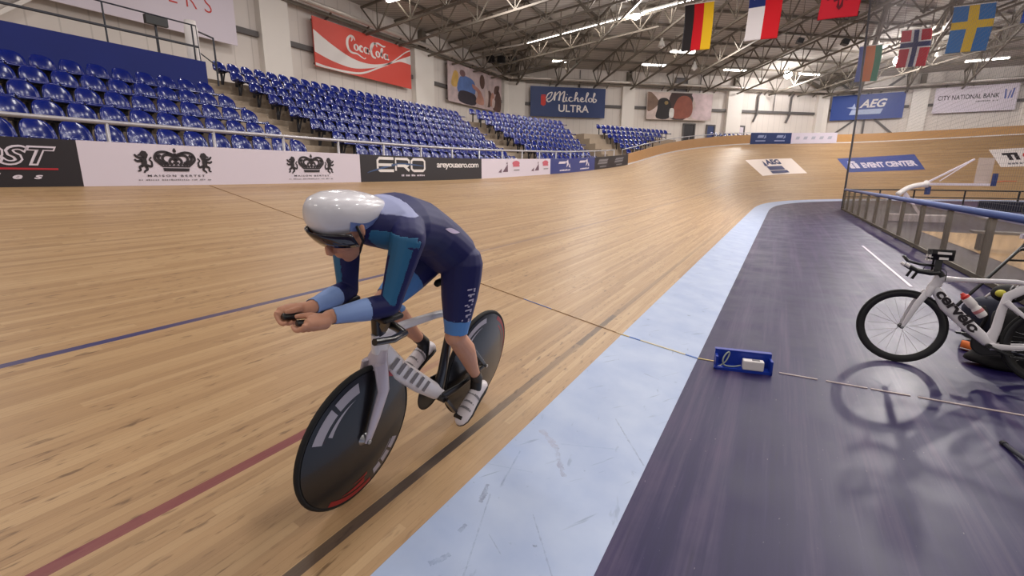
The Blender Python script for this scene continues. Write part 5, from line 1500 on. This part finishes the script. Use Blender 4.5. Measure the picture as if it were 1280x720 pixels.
mb = MB(); mb.ball((1.98, 6.12, .585), (.12, .1, .085), 0, 18, 12); mb.build('shell', M_BAGB, g, smooth=True)
mb = MB(); mb.ball((1.90, 6.02, .60), (.04, .03, .036), 0, 14, 10); mb.build('yellow_pad', mat('pad_yellow', srgb(206, 196, 70), .5), g, smooth=True)
for k in range(3):
    mb = MB(); mb.tube([(1.95 + .03 * k, 6.03, .55), (1.97 + .03 * k, 6.05, .65), (2.0 + .03 * k, 6.1, .672)], .006, 6); mb.build('vent_strip', M_GREY, g, smooth=True)
# foot of a folding bicycle stand at the frame edge
g = thing('bicycle_stand', 'dark folding bicycle stand whose leg enters at the right frame edge', 'stand', (1.75, 3.3, 0))
LG = STAND
mb = MB(); mb.tube([LG[0], LG[1]], .013, 10); mb.build('leg', M_POLE, g, smooth=True)
mb = MB(); mb.tube([LG[0], V(LG[0]) + (V(LG[1]) - V(LG[0])).normalized() * -.03], .017, 10); mb.build('foot', M_RUB, g)
mb = MB(); mb.tube([LG[1], V(LG[1]) + V((.02, .01, .5))], .02, 10); mb.build('upright', M_BLACK, g, smooth=True)
mb = MB(); mb.tube([LG[1], V(LG[1]) + V((.5, .1, -.12))], .013, 10); mb.build('leg', M_POLE, g, smooth=True)

# two bicycles parked far off beside the low barrier
for P_, lab, mt_ in (((10.6, 32.6, 0), 'small distant bicycle beside the low navy barrier, left one of two', M_CARB), ((11.9, 33.4, 0), 'small distant bicycle beside the low navy barrier, right one of two', M_FRS)):
    tb_, B_, F_, h_, c_ = bicycle('bicycle', lab, Rig(P_, (-.95, .25, 0), (0, .05, 1)), mt_, crank=20)
    mb = MB()
    for s in (1, -1): mb.tube([B_(h_[0], h_[1]), B_(h_[0] + .04, h_[1] + .05, 0), B_(h_[0] + .04, h_[1] + .05, s * .2), B_(h_[0] + .13, h_[1], s * .21), B_(h_[0] + .06, h_[1] - .08, s * .21)], .014, 6)
    mb.build('handlebar', M_BLACK, tb_, smooth=True)
# ------------------------------------------------------------------ the racing bicycle and its rider
rgR = Rig((-1.573, 1.344, .179), (.019, -1., -.004), (.184, 0, .983))
dec_f = ([(.245, .292, 22, 52, False), (.245, .292, 56, 82, False), (.205, .228, 30, 76, True), (.252, .296, -152, -140, False), (.252, .296, -137, -126, False), (.252, .296, -123, -113, False), (.235, .242, -150, -116, True)],
         [(.286, .312, -108, -58, False), (.24, .275, -100, -70, True), (.262, .31, 104, 142, True), (.22, .235, -104, -80, True)])
dec_r = ([(.265, .295, 38, 92, False), (.232, .25, 44, 84, True)], [(.286, .312, 120, 205, True), (.26, .27, 130, 190, True)])
t, B, F, ht, crown = bicycle('racing_bicycle', 'white and black track racing bicycle with two black disc wheels, ridden along the boards', rgR, M_FRW, disc=True, decal=(dec_f, dec_r), steer=.03, crank=-131, saddle_b=.965, mfork=M_FRS, ht=(-.075, .80), crown=(-.085, .70), st_top=(-.60, .79), dt=.10, mstay=M_CARB, fk_d=1.45)
fr = [c for c in t.children if c.name.startswith('frame')][0]
dv = (B(-.53, .33) - B(-.10, .70)); Ld = dv.length; dv.normalize(); nv = B.left; w_v = nv.cross(dv).normalized()
mb = MB()
for k in range(6):
    u0 = Ld * (.14 + .125 * k)
    mb.add([B(-.10, .70) + dv * (u0 + a) + w_v * b + nv * .0235 for a, b in ((0, -.03), (.03, -.03), (.042, .03), (.012, .03))], [(0, 1, 2, 3)])
mb.build('dark_marks', M_GREY, fr)
# rider's-side seat stay plate and aerobar cockpit
hb = MB(); hx, hz = -.06, .885
aero_tube(hb, [B(-.078, .81), B(-.07, .84), B(hx, hz)], [.05, .05, .05], [.06, .055, .05], side=B.left)
for s in (1, -1):
    hb.tube([B(hx, hz, 0), B(hx + .01, hz, s * .10), B(hx + .03, hz, s * .17), B(hx + .12, hz + .01, s * .19), B(hx + .22, hz + .03, s * .19)], [.019, .018, .016, .015, .014], 8)
ho = hb.build('handlebar', M_CARB, t, smooth=True, angle=1.)
for s in (1, -1):
    mb = MB(); mb.tube([B(-.03, .935, s * .06), B(.12, .945, s * .05), B(.24, .965, s * .038), B(.362, .994, s * .035)], .0115, 8); mb.build('extension', M_CARB, ho, smooth=True)
    mb = MB(); mb.box(B(.02, .955, s * .115), (.11, .085, .022), 0, (B.d, B.left, B.up)); pdo = mb.build('arm_pad', M_BLACK, ho); bv = pdo.modifiers.new('edge', 'BEVEL'); bv.width = .009; bv.segments = 2
    mb = MB(); mb.beam(B(-.01, .945, s * .105), B(-.03, .865, s * .06), .02, .03); mb.build('pad_riser', M_CARB, pdo)

# ---- body: overlapping tapered volumes, remeshed into one continuous skin
def ell_ring(c, ax1, r1, ax2, r2_, n=20):
    return [c + ax1 * (r1 * math.cos(2 * PI * k / n)) + ax2 * (r2_ * math.sin(2 * PI * k / n)) for k in range(n)]
def limb(mb, pts, n=14):
    """pts: (a, b, c, r) rounded chain"""
    P = [B(p[0], p[1], p[2]) for p in pts]; r = [p[3] for p in pts]
    d0 = (P[0] - P[1]).normalized(); d1 = (P[-1] - P[-2]).normalized()
    Q = [P[0] + d0 * r[0] * .85, P[0] + d0 * r[0] * .5] + P + [P[-1] + d1 * r[-1] * .5, P[-1] + d1 * r[-1] * .85]
    rr = [r[0] * .4, r[0] * .82] + r + [r[-1] * .82, r[-1] * .4]
    mb.tube(Q, rr, n)
# the torso
spine = [(-.60, 1.045, .08, .065), (-.56, 1.075, .138, .10), (-.50, 1.118, .153, .115), (-.42, 1.172, .142, .112), (-.34, 1.22, .134, .107), (-.25, 1.262, .145, .108), (-.13, 1.290, .160, .110), (-.03, 1.292, .154, .098), (.035, 1.29, .108, .078), (.08, 1.288, .062, .06), (.12, 1.285, .053, .055)]
KN = {1: ((-.51, 1.085), (-.505, .70), (-.80, .345)), -1: ((-.51, 1.085), (-.215, .865), (-.575, .56))}
FOOT = {1: ((-.885, .262), (-.655, .105)), -1: ((-.655, .495), (-.395, .395))}
ELB = {1: (.03, 1.01, .135), -1: (-.015, .975, -.13)}
hu, hf = V((0, 0, 0)), V((0, 0, 0))
HU, HF = B.d * .72 + B.up * .69, B.d * .69 - B.up * .72
HC = B(.158, 1.297)
body = MB()
rings = []
for i, (a, b, w, h) in enumerate(spine):
    p, q = spine[max(i - 1, 0)], spine[min(i + 1, len(spine) - 1)]
    td = V((q[0] - p[0], q[1] - p[1])).normalized(); nrm = B.up * td[0] - B.d * td[1]
    rings.append(ell_ring(B(a, b), B.left, w, nrm, h, 24))
body.loft(rings)
for s in (1, -1):
    (ha, hb_), (ka, kb), (aa, ab) = KN[s]
    cx = .092 * s
    lk = lambda p, q, f: (p[0] + (q[0] - p[0]) * f, p[1] + (q[1] - p[1]) * f)
    kc = .118 * s
    h0, k0, a0 = (ha, hb_), (ka, kb), (aa, ab)
    T = [(*h0, cx, .096)] + [(*lk(h0, k0, f), cx + (kc - cx) * f, r) for f, r in ((.2, .095), (.45, .086), (.7, .070), (.88, .057))] + [(*k0, kc, .053)]
    limb(body, T, 18)
    # knee cap, then shank with its calf behind
    body.ball(B(k0[0] + .018, k0[1] + .004, kc), .045)
    sh = V((a0[0] - k0[0], a0[1] - k0[1])); bk = V((sh[1], -sh[0])).normalized() * (1 if True else 1)
    if bk[0] > 0: bk = -bk
    Sx = [(*k0, kc, .05)] + [(k0[0] + sh[0] * f + bk[0] * o, k0[1] + sh[1] * f + bk[1] * o, kc + .004 * s, r) for f, o, r in ((.15, .006, .051), (.32, .014, .054), (.5, .010, .046), (.7, .002, .036), (.88, 0, .029))] + [(*a0, kc + .004 * s, .030)]
    limb(body, Sx, 16)
    he, to = FOOT[s]
    limb(body, [(he[0] + .02, he[1] + .01, kc, .028), (*lk(he, to, .45), kc + .006 * s, .030), (*lk(he, to, .8), kc + .008 * s, .028)], 12)
    limb(body, [(*a0, kc, .031), (*lk(he, to, .3), kc, .032)], 12)
    # shoulder, arm, forearm
    so = (-.005, 1.275, .160 * s); e = ELB[s]; wr = (.245, .99, .05 * s)
    l3 = lambda p, q, f: tuple(p[i] + (q[i] - p[i]) * f for i in range(3))
    limb(body, [(-.06, 1.292, .10 * s, .07), (*so, .062)], 16)
    limb(body, [(*so, .063), (*l3(so, e, .25), .056), (*l3(so, e, .55), .049), (*l3(so, e, .85), .041), (*e, .040)], 14)
    limb(body, [(*e, .040), (*l3(e, wr, .25), .043), (*l3(e, wr, .5), .038), (*l3(e, wr, .8), .028), (*wr, .0255)], 14)
    # hand closed round the bar extension
    ax_ = (B(.39, 1.0, s * .034) - B(.24, .965, s * .038)).normalized()
    g0 = B(.24, .965, s * .038)
    out = (B.left * s); dn = ax_.cross(B.left).normalized()
    if dn.dot(B.up) > 0: dn = -dn
    pal = MB()
    gp = lambda t_, ang, r: g0 + ax_ * t_ + out * (r * math.cos(ang)) + dn * (r * math.sin(ang))
    limbw = lambda pts, rs, n=10: body.tube(pts, rs, n)
    # palm: from the wrist along the outer, upper side of the grip
    wv = B(*wr)
    limbw([wv, gp(.045, -.35, .032), gp(.085, -.25, .033), gp(.118, -.2, .032)], [.025, .027, .026, .018], 12)
    limbw([gp(.02, -.8, .026), gp(.06, -.7, .028), gp(.1, -.6, .028)], [.02, .022, .016], 10)
    for k, (tk, ln, rf) in enumerate(((.125, 2.9, .0088), (.1035, 3.1, .0092), (.082, 3.0, .0088), (.062, 2.6, .0078))):
        pts = [gp(tk, -.25 + ln * f, (.034 if f < .2 else .0245)) for f in (0, .14, .3, .45, .6, .75, .9, 1.)]
        limbw(pts, [rf * 1.15, rf * 1.12, rf * 1.08, rf, rf * 1.02, rf * .95, rf * .9, rf * .6], 8)
    limbw([gp(.05, -1.1, .026), gp(.075, -1.7, .026), gp(.105, -1.95, .024), gp(.132, -2.0, .0225)], [.0135, .0115, .0105, .0075], 8)
# neck and head
limb(body, [(.03, 1.315, 0, .075), (.085, 1.305, 0, .062), (.13, 1.295, 0, .06)], 16)
HL = B.left
hp = lambda u, f, l: HC + HU * u + HF * f + HL * l
body.ball(hp(.02, -.012, 0), (.098, .076, .105), 0, 20, 14, (HF, HL, HU))
body.loft([ell_ring(hp(u, f, 0), HL, w, HF, d, 16) for u, f, w, d in ((-.02, .01, .068, .078), (-.055, .022, .06, .066), (-.09, .034, .047, .05), (-.115, .046, .03, .03), (-.122, .05, .012, .012))])
body.loft([ell_ring(hp(u, f, 0), HL, w, HF, d, 10) for u, f, w, d in ((.025, .082, .008, .008), (.0, .094, .0095, .011), (-.022, .104, .013, .013), (-.034, .1, .016, .011), (-.042, .092, .008, .006))])
for s in (1, -1):
    body.ball(hp(.032, .076, s * .034), (.012, .026, .009), 0, 12, 8, (HF, HL, HU))        # brow
    body.ball(hp(-.018, .062, s * .042), (.018, .02, .02), 0, 12, 8, (HF, HL, HU))           # cheek
    body.loft([ell_ring(hp(u, f, s * .077), HF, .014 * k, HL, .009, 10) for u, f, k in ((.022, -.014, .5), (.012, -.016, 1.1), (-.006, -.012, 1.), (-.022, -.006, .6), (-.028, -.004, .3))])
body.ball(hp(-.062, .084, 0), (.010, .024, .0055), 0, 12, 8, (HF, HL, HU)); body.ball(hp(-.073, .083, 0), (.010, .02, .006), 0, 12, 8, (HF, HL, HU))
body.ball(hp(-.108, .06, 0), (.022, .024, .016), 0, 12, 8, (HF, HL, HU))
tmp = body.build('tmp_body', M_BLACK)
for mdn in range(1):
    rm = tmp.modifiers.new('r', 'REMESH'); rm.mode = 'VOXEL'; rm.voxel_size = .0042; rm.adaptivity = 0
    s1 = tmp.modifiers.new('s', 'SMOOTH'); s1.factor = .5; s1.iterations = 5
dg = bpy.context.evaluated_depsgraph_get()
me = bpy.data.meshes.new_from_object(tmp.evaluated_get(dg))
mw = tmp.matrix_world.copy()
bpy.data.objects.remove(tmp)
nv_ = len(me.vertices); co = np.empty(nv_ * 3); me.vertices.foreach_get('co', co); co = co.reshape(-1, 3)
FA = [tuple(p.vertices) for p in me.polygons]
nrm = np.empty(nv_ * 3); me.vertices.foreach_get('normal', nrm); nrm = nrm.reshape(-1, 3)
fc_ = np.array([co[list(f)].mean(0) for f in FA]); fn_ = np.array([nrm[list(f)].mean(0) for f in FA])
Pn = np.array(rgR.P); loc = lambda X: np.stack([(X - Pn) @ np.array(B.d), (X - Pn) @ np.array(B.up), (X - Pn) @ np.array(B.left)], 1)
FL = loc(fc_); NL = np.stack([fn_ @ np.array(B.d), fn_ @ np.array(B.up), fn_ @ np.array(B.left)], 1)
bones = []
def bone(nm, p, q, r): bones.append((nm, np.array(p, float), np.array(q, float), r))
for a, b in zip(spine[1:-3], spine[2:-2]): bone('torso', (a[0], a[1], 0), (b[0], b[1], 0), .135)
bone('torso', (-.62, 1.06, .05), (-.62, 1.06, -.05), .11); bone('torso', (-.03, 1.28, -.1), (-.03, 1.28, .1), .11)
bone('neck', (.075, 1.305, 0), (.12, 1.30, 0), .06)
bone('head', (.14, 1.30, 0), (.12, 1.22, 0), .085); bone('head', (.18, 1.33, 0), (.15, 1.28, 0), .1)
for s in (1, -1):
    (ha, hb_), (ka, kb), (aa, ab) = KN[s]; he, to = FOOT[s]
    n_ = '+' if s > 0 else '-'
    bone('thigh' + n_, (ha, hb_, .092 * s), (ka, kb, .118 * s), .085); bone('shank' + n_, (ka, kb, .118 * s), (aa, ab, .122 * s), .045)
    bone('foot' + n_, (he[0], he[1], .12 * s), (to[0], to[1], .12 * s), .03)
    so = (-.005, 1.275, .160 * s); e = ELB[s]; bone('upper' + n_, so, e, .052); bone('fore' + n_, e, (.245, .99, .05 * s), .035)
    bone('hand' + n_, (.25, .985, .055 * s), (.38, 1.0, .034 * s), .035)
best = np.full(len(FL), 9.); idx = np.zeros(len(FL), int); tv = np.zeros(len(FL))
for i, (nm, p, q, r) in enumerate(bones):
    d = q - p; t_ = np.clip(((FL - p) @ d) / (d @ d), 0, 1); ds = np.linalg.norm(FL - p - t_[:, None] * d, axis=1) / r
    k = ds < best; best[k] = ds[k]; idx[k] = i; tv[k] = t_[k]
names = np.array([b_[0] for b_ in bones])[idx]
M_SKIN = mat('skin', srgb(206, 150, 122), .5, noise=.08, nscale=14)
person = thing('person', 'bent cyclist in navy skinsuit and white helmet, arms stretched forward on the bars', 'person', tuple(B(-.5, .2)))
pmb = MB(); pmb.v = [tuple(c) for c in co]; pmb.f = FA; pmb.m = [0] * len(FA)
ORG[person.name] = V(person.location)
skin = pmb.build('body', M_SKIN, person, smooth=True)
def garment(name, mask, mt, off, parent=person):
    ids = np.nonzero(mask)[0]
    used = {}; vs = []; fs = []
    for i in ids:
        f = []
        for v in FA[i]:
            if v not in used: used[v] = len(vs); vs.append(tuple(co[v] + nrm[v] * off))
            f.append(used[v])
        fs.append(tuple(f))
    g = MB(); g.add(vs, fs)
    o = g.build(name, mt, parent, smooth=True)
    sm = o.modifiers.new('cloth', 'SOLIDIFY'); sm.thickness = .0015; sm.offset = 1
    return o
st_ = lambda p: np.char.startswith(names, p)
M_SUIT = mat('suit_navy', srgb(24, 28, 88), .6, noise=.1, nscale=20); M_CUFF = mat('suit_lightblue', srgb(86, 140, 206), .6); M_ACUFF = mat('cuff_pale_blue', srgb(140, 168, 222), .6); M_TEAL = mat('suit_teal', srgb(44, 108, 150), .6)
thc = {1: (.74, .93), -1: (.48, .88)}
suit = (names == 'torso') | ((names == 'neck') & (tv < .25))
cuff = np.zeros(len(FL), bool); acuff = cuff.copy(); teal = cuff.copy(); sock = cuff.copy()
for s, n_ in ((1, '+'), (-1, '-')):
    th = names == 'thigh' + n_; c0, c1 = thc[s]
    suit |= th & (tv < c0); cuff |= th & (tv >= c0) & (tv < c1)
    up_ = names == 'upper' + n_; suit |= up_
    fo = names == 'fore' + n_; suit |= fo & (tv < .38); acuff |= fo & (tv >= .38) & (tv < .93)
    sock |= ((names == 'shank' + n_) & (tv > .86)) | (names == 'foot' + n_)
    teal |= up_ & (tv > .1) & (tv < .95) & (NL[:, 0] * .8 + NL[:, 2] * s * .3 > .62)
teal |= (names == 'torso') & (FL[:, 0] > -.02) & (FL[:, 1] < 1.29) & (NL[:, 0] > .2) & (np.abs(FL[:, 2]) > .05)
pale = (names == 'torso') & (FL[:, 0] > -.075) & (FL[:, 1] > 1.345)
cuff2 = cuff
su = garment('skinsuit', suit & ~teal & ~pale, M_SUIT, .0015)
garment('arm_panel', teal, M_TEAL, .0015, su); garment('collar_panel', pale, mat('suit_pale', srgb(158, 164, 204), .6), .0015, su)
for s, n_ in ((1, '+'), (-1, '-')):
    garment('leg_cuff', cuff & (names == 'thigh' + n_), M_CUFF, .0022); garment('sleeve_cuff', acuff & (names == 'fore' + n_), M_ACUFF, .0022)
    garment('sock', sock & ((names == 'shank' + n_) | (names == 'foot' + n_)), M_BLACK, .0015)
# printed marks that follow the cloth
bvh = BVHTree.FromPolygons([tuple(c) for c in co], FA)
def conform(name, geo, o, ux, uy, dr, mt, parent, off=.006):
    vs = []
    o, ux, uy, dr = V(o), V(ux), V(uy), unit(dr)
    for u, v in geo[0]:
        p = o + ux * u + uy * v
        h = bvh.ray_cast(p + dr * -.4, dr)
        vs.append((h[0] - dr * off) if h[0] is not None else p)
    mb = MB(); mb.add(vs, geo[1]); return mb.build(name, mt, parent)
bars = []
rr = random.Random(2)
for k in range(7):
    u = k * .027
    bars.append(rect(u, .0, u + .008, .05 - .008 * (k % 3), .004)); bars.append(rect(u + .009, .02 * (k % 2), u + .018, .02 * (k % 2) + .012, 0))
h0, k0 = KN[1][0], KN[1][1]
dT = (B(k0[0], k0[1], .118) - B(h0[0], h0[1], .092)).normalized(); dA = dT.cross(B.left).normalized()
conform('white_leg_marks', polys([[(p[0], p[1]) for p in pl] for pl in bars]), B(h0[0], h0[1], .1) + dT * .10 - dA * .02, dT, dA, -(B.left * .9 + B.d * .35), mat('mark_suit', srgb(196, 190, 214), .6), su)
conform('white_leg_band', polys([[(.0, -.06), (.018, -.06), (.018, .06), (.0, .06)]]), B(h0[0], h0[1], .1) + dT * .275, dT, dA, -(B.left * .9 + B.d * .35), mat('mark_suit2', srgb(150, 160, 204), .6), su)
N8 = [(i / 8 * .15, (.012 * math.sin(PI * i / 8)) * sg) for sg in (1, -1) for i in range(9)]
conform('white_side_mark', ([(p[0], p[1] + p[0] * .18) for p in N8], [(i, i + 1, i + 10, i + 9) for i in range(8)]), B(-.40, 1.235, .1), B.d, B.up, -(B.left * .92 + B.up * .4), mat('mark_suit3', srgb(190, 176, 206), .6), su)
# eyes
for s in (1, -1):
    mb = MB(); mb.ball(hp(.012, .068, s * .031), .0125, 0, 12, 8); eo = mb.build('eye', M_WHITE, person, smooth=True)
    mb = MB(); mb.ball(hp(.010, .0785, s * .031), (.003, .0062, .0062), 0, 10, 6, (HF, HL, HU)); mb.build('iris', M_BLACK, eo, smooth=True)
# shoes
for s in (1, -1):
    he, to = FOOT[s]; d2 = V((to[0] - he[0], to[1] - he[1])); L = d2.length; d2.normalize(); n2 = V((-d2[1], d2[0]))
    if n2[1] < 0: n2 = -n2
    sec = [(-.025, .016, .012, .02), (-.01, .030, .02, .035), (.03, .036, .035, .05), (.08, .036, .036, .055), (.13, .040, .030, .045), (.19, .046, .022, .034), (.235, .043, .016, .026), (.262, .03, .012, .018), (.275, .012, .008, .008)]
    rings = []; rs2 = []
    for x, w, zc, h in sec:
        c = V((he[0], he[1])) + d2 * x + n2 * (zc - .012)
        up2 = B.d * n2[0] + B.up * n2[1]
        rings.append([B(c[0], c[1], .122 * s) + B.left * (w * math.cos(q)) + up2 * (h * math.sin(q) * (1 if math.sin(q) > 0 else .75)) for q in [2 * PI * k / 16 for k in range(16)]])
        cs = V((he[0], he[1])) + d2 * x + n2 * (-.018 + (.004 if x > .2 else 0))
        rs2.append([B(cs[0], cs[1], .122 * s) + B.left * (w * .98 * math.cos(q)) + up2 * (.009 * math.sin(q)) for q in [2 * PI * k / 16 for k in range(16)]])
    mb = MB(); mb.loft(rings); so_ = mb.build('shoe', mat('shoe_white', srgb(222, 214, 218), .4) if s > 0 else bpy.data.materials['shoe_white'], person, smooth=True, angle=1.2)
    mb = MB(); mb.loft(rs2); mb.build('sole', M_BLACK, so_, smooth=True)
    up2 = B.d * n2[0] + B.up * n2[1]; dd3 = B.d * d2[0] + B.up * d2[1]
    for x, h in ((.10, .052), (.145, .044), (.185, .037)):
        w = .0405 if x < .15 else .044
        c = V((he[0], he[1])) + d2 * x + n2 * (.030 - .012 - (x - .1) * .1)
        pts = [B(c[0], c[1], .122 * s) + B.left * (w * 1.0 * math.cos(q)) + up2 * (h * 1.04 * math.sin(q)) for q in [PI * k / 10 for k in range(11)]]
        mb = MB()
        mb.add([p - dd3 * .007 for p in pts] + [p + dd3 * .007 for p in pts], [(k, k + 1, k + 12, k + 11) for k in range(10)]); mb.build('strap', M_GREY, so_, smooth=True)
# helmet: white teardrop shell with dark visor
hel = []
prof = [(.325, .015, 1.352, .02), (.315, .048, 1.352, .044), (.285, .078, 1.350, .066), (.24, .094, 1.350, .079), (.18, .099, 1.350, .083), (.12, .096, 1.352, .079), (.06, .084, 1.358, .064), (.01, .064, 1.364, .046), (-.04, .042, 1.362, .028), (-.075, .02, 1.356, .014), (-.085, .006, 1.353, .005)]
for a, w, b_, h in prof:
    a = .14 + (a - .14) * .88; b_ = 1.35 + (b_ - 1.35) * .88; w *= .88; h *= .86
    hel.append([B(a, b_ + (h if math.sin(q) > 0 else h * 1.25) * math.copysign(abs(math.sin(q)) ** .9, math.sin(q)), w * math.copysign(abs(math.cos(q)) ** .9, math.cos(q))) for q in [2 * PI * k / 28 for k in range(28)]])
mb = MB(); mb.loft(hel); he_o = mb.build('helmet', mat('helmet_white', srgb(226, 224, 230), .25, coat=.5), person, smooth=True, angle=1.2)
vs, fs = [], []
NVv = 20
for i in range(NVv + 1):
    a_ = -1.25 + 2.5 * i / NVv
    for j, (bz, rf) in enumerate(((1.290, 1.0), (1.272, 1.01), (1.254, .98), (1.238, .93))):
        vs.append(B(.158 + .140 * rf * math.cos(a_) - .016 * j, bz + .008 - .01 * math.cos(a_), .089 * rf * math.sin(a_)))
fs = [(i * 4 + j, i * 4 + j + 1, (i + 1) * 4 + j + 1, (i + 1) * 4 + j) for i in range(NVv) for j in range(3)]
mb = MB(); mb.add(vs, fs); vo = mb.build('visor', mat('visor_dark', srgb(34, 30, 38), .12, coat=.6), he_o, smooth=True); sm = vo.modifiers.new('t', 'SOLIDIFY'); sm.thickness = .003
M_HB = mat('helmet_blue', srgb(120, 140, 196), .3)
for s in (1, -1):
    L1 = [(.21, 1.335), (.14, 1.325), (.07, 1.338), (.0, 1.356)]; L2 = [(.20, 1.30), (.13, 1.295), (.06, 1.318), (-.01, 1.345)]
    vs = []; prof_ = [(.14 + (p[0] - .14) * .88, p[1] * .88, 1.35 + (p[2] - 1.35) * .88, p[3] * .86) for p in prof]
    for (a1, b1), (a2, b2) in zip(catmull(L1, 4), catmull(L2, 4)):
        for a_, b_ in ((a1, b1), (a2, b2)):
            k = min(range(len(prof) - 1), key=lambda i: abs((prof_[i][0] + prof_[i + 1][0]) / 2 - a_)); f = (a_ - prof_[k][0]) / (prof_[k + 1][0] - prof_[k][0])
            w, bc_, h = [prof_[k][m] + (prof_[k + 1][m] - prof_[k][m]) * f for m in (1, 2, 3)]
            sn = max(-.97, min(.97, (b_ - bc_) / (h * (1.25 if b_ < bc_ else 1)))); sn_ = abs(sn) ** (1 / .9)
            vs.append(B(a_, b_, s * (w * max(.0, math.sqrt(1 - sn_ ** 2)) ** .9 + .003)))
    mb = MB(); mb.add(vs, [(2 * i, 2 * i + 1, 2 * i + 3, 2 * i + 2) for i in range(len(vs) // 2 - 1)]); mb.build('blue_flash', M_HB, he_o, smooth=True)
    mb = MB(); mb.tube([hp(.03, .0, s * .086), hp(-.04, .012, s * .078), hp(-.10, .034, s * .04), hp(-.12, .04, 0)], .005, 6); mb.build('chin_strap', M_BLACK, he_o, smooth=True)
